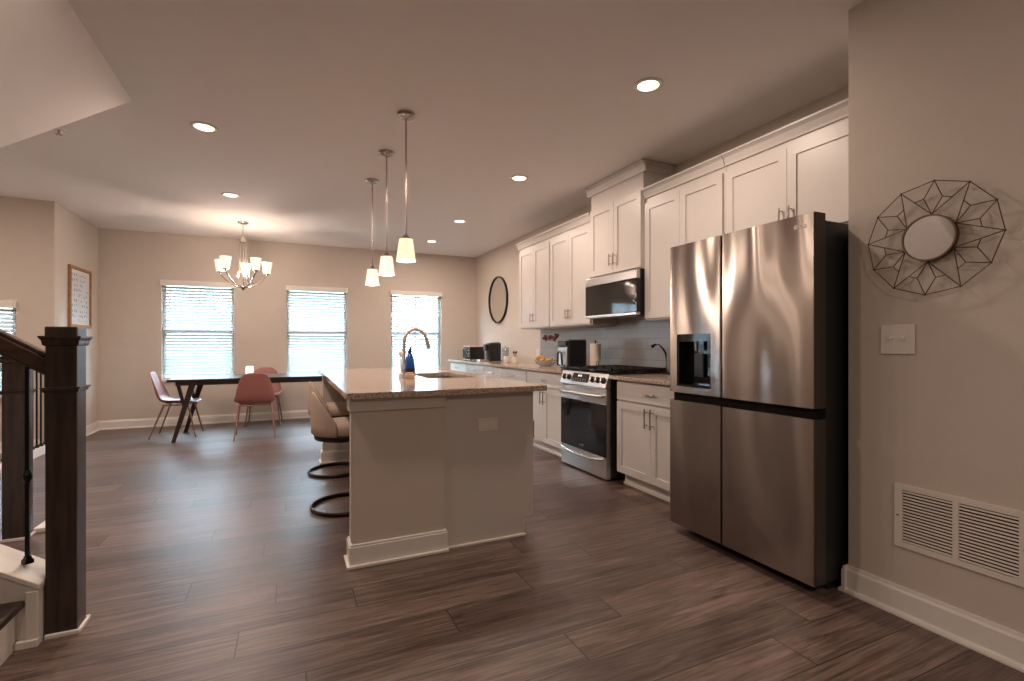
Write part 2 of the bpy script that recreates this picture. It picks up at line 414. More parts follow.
baseboard('baseboard_stair', [(-4.19, YJ), (XL - 0.12, YJ)], -1)

def window(idx, a, b, z0, z1, yf, yb):
    y0 = yb - 0.10; y1 = yb - 0.03; t = 0.045
    fr = MB()
    for (c, d, e, f) in ((a, a + t, z0, z1), (b - t, b, z0, z1), (a + t, b - t, z1 - t, z1), (a + t, b - t, z0, z0 + t)):
        fr.box(c, y0, e, d, y1, f)
    zm = (z0 + z1) / 2
    fr.box(a + t, y0, zm - 0.025, b - t, y1, zm + 0.025)
    xm = (a + b) / 2
    fr.box(xm - 0.009, y0 + 0.02, z0 + t, xm + 0.009, y1 - 0.02, zm - 0.025); fr.box(xm - 0.009, y0 + 0.02, zm + 0.025, xm + 0.009, y1 - 0.02, z1 - t)
    o = struct('window_%d' % idx, fr, M['trim'], doubles=False)
    MB().box(a + t, y0 + 0.03, z0 + t, b - t, y0 + 0.036, z1 - t).build('pane', M['glass'], o)
    MB().box(a - 0.03, yf - 0.035, z0 - 0.028, b + 0.03, yf - 0.001, z0 - 0.001).box(a + 0.001, yf - 0.002, z0 - 0.02, b - 0.001, y0, z0 + 0.006).build('window_sill', M['trim'], o, bevel=0.003)
def blind(a, b, z0, z1, yf, label, group='white window blinds'):
    t = thing('window_blind', label, 'blind', ((a + b) / 2, yf, z1), group)
    MB().box(a - 0.012, yf - 0.040, z1 - 0.055, b + 0.012, yf - 0.012, z1 + 0.022).box(a - 0.012, yf - 0.014, z1 - 0.02, b + 0.012, yf - 0.0015, z1 + 0.022).build('headrail', M['trim'], t, bevel=0.003)
    s = MB(); p = 0.043; z = z1 - 0.08; ang = R(46); hw = 0.025
    yc = yf + 0.030
    while z > z0 + 0.05:
        dy = hw * math.cos(ang); dz = hw * math.sin(ang)
        q = [(yc - dy, z - dz), (yc + dy, z + dz), (yc + dy, z + dz + 0.003), (yc - dy, z - dz + 0.003)]
        s.prism(q, 'x', a + 0.008, b - 0.008); z -= p
    s.build('slats', M['blind'], t)
    MB().box(a + 0.008, yc - 0.025, z0 + 0.012, b - 0.008, yc + 0.025, z0 + 0.03).build('bottom_rail', M['trim'], t, bevel=0.003)
    MB().cyl((a + 0.11, yf - 0.008, z1 - 0.05), (a + 0.11, yf - 0.012, z1 - 0.62), 0.004, n=8).build('tilt_wand', M['white_plastic'], t)
for i, (a, b) in enumerate(WIN):
    window(i + 1, a, b, WZ0, WZ1, YF, YF + 0.15)
    blind(a, b, WZ0, WZ1, YF, ['white horizontal blind behind the left end of the dining table', 'white horizontal blind between the two others on the far wall',
                               'white horizontal blind seen behind the kitchen faucet'][i])
window(4, -3.62, -2.68, 0.62, 1.61, YJ, YJ + 0.14)
blind(-3.62, -2.68, 0.62, 1.61, YJ, 'white blind at the left picture edge behind the stair handrail')

# outside
tag(MB().box(-30, 8.9, -0.7, 40, 60, -0.6).build('lawn', M['lawn']), 'green lawn outside the dining windows', 'lawn')
h = thing('neighbor_house', 'grey sided house faintly seen through the blinds', 'house', (-2.5, 24, -0.6))
MB().box(-10, 22, -0.6, 4, 32, 3.6).build('wall', M['siding'], h)
MB().prism([(21.4, 3.6), (32.6, 3.6), (27, 6.4)], 'x', -10.5, 4.5).build('roof', M['shingle'], h)
hd = MB()
for i in range(14): hd.ball((-6.5 + i * 0.55 + random.uniform(-.1, .1), 15 + random.uniform(-.3, .3), 0.15 + random.uniform(0, .35)), 0.62, 2)
tag(hd.build('hedge', M['hedge'], smooth=True), 'green hedge outside below the left window', 'hedge')

# ------------------------------------------------------------------ ceiling fixtures
def make_can(x, y, label):
    t = thing('recessed_light', label, 'ceiling light', (x, y, ZC), 'round recessed ceiling lights')
    MB().lathe((x, y, ZC), [(0.062, -0.0005), (0.088, -0.0005), (0.086, -0.006), (0.066, -0.009), (0.062, -0.004)], 36, closed=True).build('trim_ring', M['white_gloss'], t, smooth=True)
    MB().lathe((x, y, ZC), [(0.062, -0.001), (0.062, -0.006), (0.0, -0.007)], 36).build('lens', M['lens'], t, smooth=True)
    area('can_light', (x, y, ZC - 0.016), 0.12, LAMP_W, WARM, parent=t, spread=180)
for x, y, l in [(1.99, 2.34, 'recessed light nearest the refrigerator, largest in the picture'), (1.99, 4.16, 'recessed light in front of the tall cabinet over the microwave'),
                (1.99, 5.94, 'recessed light in front of the far upper cabinets, just right of the pendants'), (1.99, 7.28, 'smallest recessed light, nearest the far right corner'),
                (-0.56, 4.14, 'recessed light beside the sloping stair ceiling'), (-0.56, 5.91, 'recessed light on the ceiling in front of the chandelier'),
                (-0.56, 2.34, 'added unseen fill light above the foot of the stairs, above the picture edge'), (-0.56, -1.0, 'added unseen fill light behind the camera on the stair side'), (1.2, -1.0, 'added unseen fill light behind the camera on the right'), (-2.2, 4.9, 'added unseen fill light over the stair opening, just left of the picture edge'), (-3.6, 5.5, 'added unseen fill light by the stair window, far left of the picture edge')]:  # five added out-of-view cans: brighten near walls and stairs, streak the fridge doors
    make_can(x, y, l)
t = thing('fire_sprinkler', 'small white sprinkler head on the ceiling by the stair slope', 'sprinkler', (-1.53, 4.61, ZC))
MB().lathe((-1.53, 4.61, ZC), [(0.045, -0.0005), (0.045, -0.006), (0.02, -0.014), (0.0, -0.014)], 24).build('escutcheon', M['white_gloss'], t, smooth=True)
MB().cyl((-1.53, 4.61, ZC - 0.013), (-1.53, 4.61, ZC - 0.045), 0.008).lathe((-1.53, 4.61, ZC - 0.05), [(0.0, 0.0), (0.02, 0.0), (0.02, 0.005), (0.0, 0.006)], 16).build('nozzle', M['nickel'], t)

# pendants
def pendant(y, label):
    x = 0.73
    t = thing('pendant_light', label, 'pendant light', (x, y, ZC), 'pendant lights over the island')
    MB().lathe((x, y, ZC), [(0.062, -0.0005), (0.064, -0.012), (0.055, -0.022), (0.02, -0.028), (0.009, -0.04), (0.0, -0.04)], 32).build('canopy', M['nickel'], t, smooth='auto')
    MB().cyl((x, y, ZC - 0.03), (x, y, 1.925), 0.0065).build('rod', M['nickel'], t, smooth='auto')
    MB().lathe((x, y, 1.889), [(0.0, 0.035), (0.012, 0.033), (0.020, 0.018), (0.034, 0.008), (0.036, 0.0015), (0.0, 0.0015)], 28).build('socket_cap', M['nickel'], t, smooth='auto')
    MB().lathe((x, y, 1.740), [(0.065, 0.0), (0.0645, 0.01), (0.046, 0.148), (0.0, 0.150), (0.0, 0.146), (0.042, 0.143), (0.060, 0.01), (0.061, 0.0)], 36, closed=True).build('glass_shade', M['shade'], t, smooth='auto')
    MB().ball((x, y, 1.80), 0.026, 2).build('bulb', M['lens'], t, smooth=True)
    point('pendant_lamp', (x, y, 1.715), 0.03, PEND_W, WARM, t)
pendant(3.33, 'pendant light nearest the camera, hanging lowest in view with a frosted shade')
pendant(4.06, 'middle pendant light of three over the island')
pendant(4.81, 'farthest pendant light of three, leftmost and smallest in view')

# chandelier
cx, cy = -0.54, 7.16
t = thing('chandelier', 'five-arm chandelier with glowing cup shades over the dining table', 'chandelier', (cx, cy, ZC))
MB().lathe((cx, cy, ZC), [(0.065, -0.0005), (0.065, -0.012), (0.05, -0.024), (0.0, -0.028)], 32).build('canopy', M['nickel'], t, smooth='auto')
ch = MB()
for i in range(6):
    zc = ZC - 0.035 - i * 0.03; pts = []
    for k in range(12):
        a = 2 * math.pi * k / 12; u = 0.009 * math.cos(a); v = 0.019 * math.sin(a)
        pts.append((cx + (u if i % 2 else 0), cy + (0 if i % 2 else u), zc + v))
    ch.tube(pts, 0.0025, 6, closed=True)
ch.build('chain', M['nickel'], t, smooth=True)
MB().cyl((cx, cy, 2.55), (cx, cy, 1.92), 0.006).lathe((cx, cy, 2.5), [(0.0, 0.05), (0.02, 0.045), (0.03, 0.02), (0.045, 0.0), (0.045, -0.012), (0.0, -0.015)], 24).build('stem', M['nickel'], t, smooth='auto')
MB().lathe((cx, cy, 1.90), [(0.0, -0.035), (0.012, -0.03), (0.022, -0.015), (0.05, 0.0), (0.045, 0.018), (0.015, 0.03), (0.0, 0.03)], 24).build('finial', M['nickel'], t, smooth='auto')
DA = math.atan(223 / 485)
for k in range(5):
    a = R(2 + 72 * k); dx = math.sin(a); dy = math.cos(a)   # angle 0 points away from the entrance
    P = lambda r, z: (cx + dx * r, cy + dy * r, z)
    MB().tube([P(0.045, 1.905), P(0.11, 1.925), P(0.175, 1.965), P(0.235, 2.02), P(0.278, 2.07), P(0.285, 2.09)], 0.007, 8).tube(
        [P(0.036, 2.49), P(0.05, 2.40), P(0.052, 2.30), P(0.048, 2.2), P(0.06, 2.1), P(0.09, 2.0), P(0.14, 1.935)], 0.0045, 6).build('arm', M['nickel'], t, smooth=True)
    c = P(0.285, 2.09)
    MB().lathe(c, [(0.0, -0.02), (0.008, -0.018), (0.012, 0.0), (0.03, 0.008), (0.033, 0.014), (0.0, 0.014)], 20).build('cup', M['nickel'], t, smooth='auto')
    MB().lathe((c[0], c[1], 2.105), [(0.0, 0.0), (0.043, 0.0), (0.064, 0.15), (0.060, 0.15), (0.040, 0.005), (0.0, 0.005)], 28).build('glass_shade', M['shade'], t, smooth='auto')
    point('chandelier_lamp', (c[0], c[1], 2.275), 0.03, CHAND_W, WARM, t)

point('chandelier_fill', (cx, cy, 2.06), 0.06, 12.0, WARM, t)  # added fill lamp at the hub, stands in for light from the shades
# ------------------------------------------------------------------ cabinets
def shaker(mb, x, y0, y1, z0, z1, t=0.02, fw=0.058, rec=0.008, s=-1):
    """shaker door facing -X (s=-1) whose back lies at x"""
    g = 0.0015; y0 += g; y1 -= g; z0 += g; z1 -= g
    xf = x + s * t; xr = x + s * (t - rec)
    lo, hi = min(x, xf), max(x, xf)
    mb.box(lo, y0, z0, hi, y0 + fw, z1); mb.box(lo, y1 - fw, z0, hi, y1, z1)
    mb.box(lo, y0 + fw, z0, hi, y1 - fw, z0 + fw); mb.box(lo, y0 + fw, z1 - fw, hi, y1 - fw, z1)
    lo, hi = min(x, xr), max(x, xr)
    mb.box(lo, y0 + fw, z0 + fw, hi, y1 - fw, z1 - fw)
    return mb
def slab(mb, x, y0, y1, z0, z1, t=0.02, s=-1):
    g = 0.0015; mb.box(min(x, x + s * t), y0 + g, z0 + g, max(x, x + s * t), y1 - g, z1 - g); return mb
def pull(parent, x, y, z, L=0.11, vert=True, s=-1):
    mb = MB(); d = s * 0.030
    if vert:
        mb.cyl((x + d, y, z - L / 2), (x + d, y, z + L / 2), 0.0055, n=10)
        for q in (-1, 1): mb.cyl((x, y, z + q * L * 0.33), (x + d, y, z + q * L * 0.33), 0.0045, n=8)
    else:
        mb.cyl((x + d, y - L / 2, z), (x + d, y + L / 2, z), 0.0055, n=10)
        for q in (-1, 1): mb.cyl((x, y + q * L * 0.33, z), (x + d, y + q * L * 0.33, z), 0.0045, n=8)
    return mb.build('handle', M['nickel'], parent, smooth='auto')
FU = 2.796        # carcass face of the uppers (doors stand 20 mm proud)
def upper(y0, y1, z0, z1, name, label, group, doors=2, xf=FU, top_doors=None, hz=None, splits=None, pulls=True):
    t = thing(name, label, 'cabinet', (XK, (y0 + y1) / 2, z0), group)
    MB().box(xf, y0 + 0.001, z0, XK - 0.001, y1 - 0.001, z1).build('carcass', M['cabinet'], t, bevel=0.002)
    zt = top_doors or z1 - 0.045
    ym = splits or (y0 + y1) / 2
    for (a, b, hy) in ((y0 + 0.012, ym, ym - 0.032), (ym, y1 - 0.012, ym + 0.032)):
        d = shaker(MB(), xf, a, b, z0 + 0.012, zt).build('door', M['cabinet'], t)
        if pulls: pull(d, xf - 0.02, hy, (hz or z0 + 0.13))
    return t
def crown(t, y0, y1, zb, zt, xf=FU, left=False, right=False, proj=0.045):
    mb = MB(); x = xf - 0.004
    y0 += 0.001; y1 -= 0.001
    prof = [(x, zb), (x - 0.008, zb), (x - 0.010, zb + 0.012), (x - proj * 0.55, zt - 0.03), (x - proj * 0.9, zt - 0.014), (x - proj, zt - 0.012), (x - proj, zt), (x, zt)]
    mb.prism(prof, 'y', y0 - (proj if right else 0), y1 + (proj if left else 0))
    mb.box(x, y0 - (proj if right else 0), zt - 0.012, XK - 0.001, y1 + (proj if left else 0), zt) if (left or right) else None
    if right:
        mb.prism([(y0, zb), (y0 - 0.010, zb + 0.012), (y0 - proj * 0.55, zt - 0.03), (y0 - proj * 0.9, zt - 0.014), (y0 - proj * 0.9, zt - 0.012), (y0, zt - 0.012)], 'x', x, XK - 0.001)
    return mb.build('crown_molding', M['cabinet'], t)
UT = 2.42
G = 'white upper cabinets along the kitchen wall'
a = upper(4.985, 5.815, 1.365, UT, 'upper_cabinet', 'white two-door upper cabinet farthest down the wall, next to the round mirror', G); crown(a, 4.985, 5.815, UT, 2.50, left=True)
a = upper(4.125, 4.985, 1.365, UT, 'upper_cabinet', 'white two-door upper cabinet just left of the microwave', G); crown(a, 4.125, 4.985, UT, 2.50)
a = upper(3.325, 4.122, 1.825, 2.66, 'upper_cabinet', 'taller-set white cabinet above the microwave, reaching the ceiling', G, xf=FU - 0.02, top_doors=2.50, hz=1.96); crown(a, 3.325, 4.122, 2.655, 2.745, xf=FU - 0.02, left=True, right=True)
a = upper(2.475, 3.322, 1.375, UT, 'upper_cabinet', 'white full-height upper cabinet between microwave and refrigerator', G); crown(a, 2.475, 3.322, UT, 2.50)
a = upper(1.47, 2.472, 1.83, UT, 'upper_cabinet', 'white cabinet above the refrigerator', G, hz=1.955, splits=2.0); crown(a, 1.47, 2.472, UT, 2.50)
MB().box(XK - 0.36, 1.425, 1.83, XK - 0.001, 1.468, UT + 0.08).build('filler', M['cabinet'], a)

# base cabinets
FB = 2.50
def base_cab(y0, y1, label, drawers=1, doors=2):
    t = thing('base_cabinet', label, 'cabinet', (XK, (y0 + y1) / 2, 0), 'white base cabinets along the kitchen wall')
    MB().box(FB, y0 + 0.001, 0.105, XK - 0.001, y1 - 0.001, 0.874).build('carcass', M['cabinet'], t)
    MB().box(FB + 0.07, y0 + 0.001, 0.0, XK - 0.01, y1 - 0.001, 0.105).box(FB + 0.055, y0 + 0.001, 0, FB + 0.07, y1 - 0.001, 0.018).build('toe_kick', M['trim'], t)
    d = slab(MB(), FB, y0 + 0.008, y1 - 0.008, 0.710, 0.862).build('drawer', M['cabinet'], t, bevel=0.002)
    pull(d, FB - 0.02, (y0 + y1) / 2, 0.785, 0.13, False)
    ym = (y0 + y1) / 2
    if doors == 2: spans = ((y0 + 0.008, ym, ym - 0.032), (ym, y1 - 0.008, ym + 0.032))
    else: spans = ((y0 + 0.008, y1 - 0.008, y0 + 0.04),)
    for (p, q, hy) in spans:
        d = shaker(MB(), FB, p, q, 0.112, 0.700).build('door', M['cabinet'], t)
        pull(d, FB - 0.02, hy, 0.60, 0.15)
    return t
base_cab(2.475, 3.312, 'white base cabinet with drawer between range and refrigerator')
base_cab(4.16, 5.0, 'white base cabinet with drawer directly left of the range')
base_cab(5.0, 5.72, 'second white base cabinet to the left of the range')
base_cab(5.72, 6.34, 'white base cabinet below the glass canister', doors=1)
base_cab(6.34, 7.09, 'white base cabinet below the pod coffee machine', doors=1)
base_cab(7.09, 7.88, 'white base cabinet below the toaster oven, farthest to the left')
tag(MB().box(2.445, 2.475, 0.875, XK - 0.001, 3.372, 0.906).build('countertop', M['granite'], bevel=0.004), 'short granite countertop between the range and the refrigerator', 'countertop')
tag(MB().box(2.445, 4.157, 0.875, XK - 0.001, 7.90, 0.906).build('countertop', M['granite'], bevel=0.004), 'long granite countertop left of the range under the round mirror', 'countertop')
tag(MB().box(XK - 0.009, 2.475, 0.907, XK - 0.001, 5.815, 1.363).box(XK - 0.009, 3.349, 1.3632, XK - 0.001, 4.120, 1.41).build('tile_backsplash', M['tile']),
    'grey subway tile backsplash behind the range', 'backsplash')
def outlet(cx_, cy_, cz, normal, w_, h_, label, kind='duplex', group=None):
    """normal: '-x' or '-y'"""
    t = thing('outlet' if kind != 'switch' else 'light_switch', label, 'outlet' if kind != 'switch' else 'switch', (cx_, cy_, cz - h_ / 2), group)
    def bx(u0, v0, u1, v1, d0, d1):
        if normal == '-x': return MB().box(cx_ - d1, cy_ + u0, cz + v0, cx_ - d0, cy_ + u1, cz + v1)
        return MB().box(cx_ + u0, cy_ - d1, cz + v0, cx_ + u1, cy_ - d0, cz + v1)
    bx(-w_ / 2, -h_ / 2, w_ / 2, h_ / 2, 0.001, 0.007).build('plate', M['white_plastic'], t, bevel=0.002)
    if kind == 'switch':
        for q in (-0.023, 0.023):
            bx(q - 0.006, -0.013, q + 0.006, 0.013, 0.007, 0.009).build('switch_slot', M['white_gloss'], t)
            bx(q - 0.004, -0.001, q + 0.004, 0.010, 0.009, 0.019).build('toggle', M['white_gloss'], t, bevel=0.001)
    else:
        for q in (-0.022, 0.022):
            if w_ > h_: u, v = q, 0
            else: u, v = 0, q
            f = bx(u - 0.014, v - 0.014, u + 0.014, v + 0.014, 0.007, 0.0095).build('receptacle', M['white_gloss'], t, bevel=0.002)
            for k in (-0.005, 0.005):
                if w_ > h_: bx(u - 0.004, v + k - 0.001, u + 0.004, v + k + 0.001, 0.0093, 0.0101).build('slot', M['cavity'], f)
                else: bx(u + k - 0.001, v - 0.004, u + k + 0.001, v + 0.004, 0.0093, 0.0101).build('slot', M['cavity'], f)
    return t
outlet(XM, 1.214, 1.190, '-x', 0.13, 0.128, 'white double toggle switch plate under the starburst mirror', 'switch')
outlet(XK, 5.90, 1.04, '-x', 0.075, 0.12, 'white outlet on the painted wall just past the tile backsplash')

# ------------------------------------------------------------------ refrigerator
t = thing('refrigerator', 'tall stainless side-by-side refrigerator with black dispenser, smeared reflections', 'refrigerator', (2.64, 1.9, 0))
MB().box(2.275, 1.452, 0.045, 3.06, 2.360, 1.752).build('body', M['dark_side'], t, bevel=0.006)
MB().box(2.33, 1.47, 0.0, 3.0, 2.34, 0.05).build('base_grille', M['black_plastic'], t)
def fdoor(y0, y1, z0, z1, hole=None):
    mb = MB()
    x0, x1 = 2.185, 2.262
    def rounded(ya, yb, za, zb):
        mb.prism([(x1, ya), (x1, yb), (x0 + 0.006, yb), (x0 + 0.0018, yb - 0.0018), (x0, yb - 0.006), (x0, ya + 0.006), (x0 + 0.0018, ya + 0.0018), (x0 + 0.006, ya)], 'z', za, zb)
    if hole:
        a, b, c, d = hole
        rounded(y0, y1, z0, c); rounded(y0, y1, d, z1)
        mb.prism([(x1, y0), (x1, a), (x0, a), (x0, y0 + 0.006), (x0 + 0.0018, y0 + 0.0018), (x0 + 0.006, y0)], 'z', c, d)
        mb.prism([(x1, b), (x1, y1), (x0 + 0.006, y1), (x0 + 0.0018, y1 - 0.0018), (x0, y1 - 0.006), (x0, b)], 'z', c, d)
    else: rounded(y0, y1, z0, z1)
    return mb
HOLE = (2.040, 2.305, 0.912, 1.230)
d1 = fdoor(1.972, 2.368, 0.872, 1.777, HOLE).build('door', M['fridge_steel'], t)
d2 = fdoor(1.437, 1.962, 0.872, 1.777).build('door', M['fridge_steel'], t)
d3 = fdoor(1.972, 2.368, 0.055, 0.822).build('door', M['fridge_steel'], t)
d4 = fdoor(1.437, 1.962, 0.055, 0.822).build('door', M['fridge_steel'], t)
for dd_ in (d1, d2, d3, d4):
    dd_.data.materials.append(M['door_side'])
    for p_ in dd_.data.polygons:
        if abs(p_.normal.y) > 0.9 and (p_.center.y + 1.9 < 1.45 or p_.center.y + 1.9 > 2.36): p_.material_index = 1
MB().box(2.215, 1.445, 0.8225, 2.275, 2.36, 0.8715).box(2.215, 1.9625, 0.06, 2.262, 1.9715, 0.822).box(2.215, 1.9625, 0.872, 2.262, 1.9715, 1.77).build('gasket', M['cavity'], t)
MB().box(2.263, 1.449, 0.06, 2.274, 2.355, 1.75).build('door_seal', M['black_plastic'], t)
MB().box(2.235, 1.475, 1.7780, 2.31, 1.52, 1.784).box(2.235, 2.30, 1.7780, 2.31, 2.345, 1.784).build('hinge_cover', M['dark_side'], t, bevel=0.004)
a, b, c, dd = HOLE
dp = MB().box(2.252, a, c, 2.260, b, dd).box(2.188, a + 0.0005, dd - 0.045, 2.252, b - 0.0005, dd - 0.0005).box(2.19, a + 0.0005, c + 0.0005, 2.252, a + 0.012, dd - 0.045).box(2.19, b - 0.012, c + 0.0005, 2.252, b - 0.0005, dd - 0.045).box(2.186, a + 0.012, c + 0.0005, 2.252, b - 0.012, c + 0.014).build('water_dispenser', M['black_glass'], d1)
MB().cyl((2.215, 2.175, dd - 0.045), (2.215, 2.175, dd - 0.10), 0.012, 0.009).build('spout', M['nickel'], d1, smooth='auto')
MB().box(2.232, 2.14, c + 0.06, 2.242, 2.21, c + 0.20).build('paddle', M['black_plastic'], d1, bevel=0.004)
# maker's mark, upper right of the right-hand upper door
MB().lathe((2.1848, 1.527, 1.722), [(0.0, 0.0), (0.0115, 0.0), (0.0115, -0.0008), (0.0, -0.0009)], 24, axis='x').build('round_badge', M['logo'], d2)
def text_mesh(s, size, m, parent, loc, rot, name):
    cu = bpy.data.curves.new(name, 'FONT'); cu.body = s; cu.size = size; cu.extrude = 0.0004; cu.align_x = 'CENTER'
    tmp = bpy.data.objects.new('tmp', cu); COL.objects.link(tmp)
    dg = bpy.context.evaluated_depsgraph_get(); me = bpy.data.meshes.new_from_object(tmp.evaluated_get(dg)); bpy.data.objects.remove(tmp)
    me.materials.clear(); me.materials.append(m); me.name = name
    mt = Matrix.Translation(Vector(loc) - ORIG[parent]) @ Matrix.Rotation(rot, 4, 'Z') @ Matrix.Rotation(R(90), 4, 'X')
    me.transform(mt)
    ob = bpy.data.objects.new(name, me); COL.objects.link(ob); ob.parent = parent; ORIG[ob] = ORIG[parent]; return ob
text_mesh('LG', 0.026, M['logo'], d2, (2.1845, 1.490, 1.712), R(-90), 'lettering')

# ------------------------------------------------------------------ range
RY0, RY1 = 3.388, 4.143
t = thing('gas_range', 'stainless slide-in gas range with black oven window and front knobs', 'range', (2.75, 3.75, 0))
MB().box(2.482, RY0, 0.022, 3.09, RY1, 0.906).build('body', M['black_plastic'], t, bevel=0.003)
for yy in (RY0 + 0.03, RY1 - 0.06):
    for xx in (2.52, 3.03): MB().cyl((xx, yy + 0.015, 0), (xx, yy + 0.015, 0.0225), 0.016).build('foot', M['black_plastic'], t)
MB().prism([(2.425, 0.788), (2.481, 0.788), (2.481, 0.914), (2.462, 0.914), (2.425, 0.798)], 'y', RY0, RY1).build('control_panel', M['steel'], t, bevel=0.002)
pn = Vector((-(0.914 - 0.798), 0, 0.037)).normalized()
def onpanel(y, f, d=0): # point on the sloped face
    return Vector((2.425 + 0.037 * f, y, 0.798 + 0.116 * f)) + pn * d
for yy in (4.075, 3.995, 3.60, 3.52, 3.44):
    k = MB().cyl(onpanel(yy, 0.5, 0.0), onpanel(yy, 0.5, 0.008), 0.029).cyl(onpanel(yy, 0.5, 0.008), onpanel(yy, 0.5, 0.033), 0.0235, 0.020).build('knob', M['knob'], t, smooth='auto')
    p0 = onpanel(yy, 0.5, 0.03)
    MB().cyl(onpanel(yy, 0.38, 0.030), onpanel(yy, 0.62, 0.030), 0.0055, n=8).build('grip', M['steel'], k, smooth='auto')
mb = MB()
q = [onpanel(3.67, 0.2, 0.001), onpanel(3.93, 0.2, 0.001), onpanel(3.93, 0.86, 0.001), onpanel(3.67, 0.86, 0.001)]
A = [mb.bm.verts.new(p) for p in q]; B = [mb.bm.verts.new(p + pn * 0.004) for p in q]
mb.bm.faces.new(A); mb.bm.faces.new(B)
for i in range(4): mb.bm.faces.new((A[i], A[(i + 1) % 4], B[(i + 1) % 4], B[i]))
dsp = mb.build('display', M['display'], t)
mb = MB()
for i, yy in enumerate((3.835, 3.822, 3.800, 3.787)):
    mb.cyl(onpanel(yy, 0.60, 0.0052), onpanel(yy, 0.74, 0.0052), 0.0022, n=6)
mb.build('clock_digits', M['digits'], dsp)
mb = MB()
for i in range(6):
    for j in (0.3, 0.42): mb.cyl(onpanel(3.70 + i * 0.04, j, 0.0050), onpanel(3.715 + i * 0.04, j, 0.0050), 0.0015, n=6)
mb.build('button_marks', M['logo'], dsp)
od = MB().box(2.436, RY0 + 0.002, 0.655, 2.481, RY1 - 0.002, 0.784).box(2.440, RY0 + 0.002, 0.202, 2.481, RY1 - 0.002, 0.655).build('oven_door', M['steel'], t, bevel=0.003)
MB().box(2.433, RY0 + 0.004, 0.205, 2.4395, RY1 - 0.004, 0.652).build('oven_window', M['black_glass'], od, bevel=0.002)
MB().tube([(2.437, RY1 - 0.04, 0.722), (2.395, RY1 - 0.045, 0.722), (2.385, RY1 - 0.10, 0.722), (2.380, 3.75, 0.722), (2.385, RY0 + 0.10, 0.722), (2.395, RY0 + 0.045, 0.722), (2.437, RY0 + 0.04, 0.722)], 0.013, 12).build('handle', M['steel'], od, smooth=True)
MB().lathe((2.4325, 3.75, 0.247), [(0.0, 0.0), (0.010, 0.0), (0.010, -0.0006), (0.0, -0.0007)], 20, axis='x').box(2.4318, 3.772, 0.2435, 2.4326, 3.80, 0.2505).build('badge', M['logo'], od)
dr = MB().box(2.438, RY0 + 0.002, 0.018, 2.481, RY1 - 0.002, 0.198).build('drawer', M['steel'], t, bevel=0.003)
MB().tube([(2.438, RY1 - 0.02, 0.190), (2.410, RY1 - 0.05, 0.182), (2.398, RY1 - 0.2, 0.166), (2.394, 3.75, 0.160), (2.398, RY0 + 0.2, 0.166), (2.410, RY0 + 0.05, 0.182), (2.438, RY0 + 0.02, 0.190)], 0.010, 12, flat=(0, 0, 1), radii=[(0.012, 0.008)] * 7).build('handle', M['chrome'], dr, smooth=True)
MB().box(2.462, RY0 - 0.008, 0.9065, 3.09, RY1 + 0.008, 0.920).build('cooktop', M['black_glass'], t, bevel=0.003)
for gi in range(3):
    ya = RY0 + 0.010 + gi * 0.247; yb = ya + 0.238; g = MB()
    for xx in (2.50, 3.03): g.box(xx - 0.006, ya, 0.936, xx + 0.006, yb, 0.952)
    for yy in (ya + 0.006, yb - 0.006): g.box(2.494, yy - 0.006, 0.936, 3.036, yy + 0.006, 0.952)
    for xx in (2.60, 2.69, 2.77, 2.86, 2.94): g.box(xx - 0.004, ya, 0.940, xx + 0.004, yb, 0.953)
    g.box(2.494, (ya + yb) / 2 - 0.005, 0.938, 3.036, (ya + yb) / 2 + 0.005, 0.954)
    for xx in (2.50, 3.03):
        for yy in (ya + 0.008, yb - 0.008): g.box(xx - 0.007, yy - 0.007, 0.920, xx + 0.007, yy + 0.007, 0.936)
    g.build('grate', M['cast_iron'], t)
for (xx, yy) in ((2.63, 3.49), (2.90, 3.49), (2.77, 3.75), (2.63, 4.01), (2.90, 4.01)):
    MB().lathe((xx, yy, 0.920), [(0.0, 0.0), (0.045, 0.0), (0.045, 0.009), (0.030, 0.010), (0.030, 0.015), (0.0, 0.016)], 24).build('burner', M['cast_iron'], t, smooth='auto')
MB().box(3.055, RY0 + 0.002, 0.920, 3.09, RY1 - 0.002, 0.956).build('rear_vent', M['black_plastic'], t, bevel=0.003)

# microwave
t = thing('over_range_microwave', 'black glass microwave with stainless top strip over the range', 'microwave', (2.9, 3.72, 1.42))
MB().box(2.745, 3.328, 1.425, XK - 0.010, 4.119, 1.822).build('body', M['black_plastic'], t, bevel=0.003)
MB().box(2.706, 3.328, 1.738, 2.7445, 4.119, 1.812).build('vent_strip', M['steel'], t, bevel=0.004)
dr = MB().box(2.706, 3.328, 1.448, 2.7445, 4.119, 1.737).build('door', M['black_glass'], t, bevel=0.003)
MB().box(2.700, 3.328, 1.421, 2.7445, 4.119, 1.447).build('bottom_lip', M['steel'], t, bevel=0.004)
MB().box(2.76, 3.40, 1.4195, 3.05, 4.05, 1.4245).build('grease_filter', M['nickel'], t)

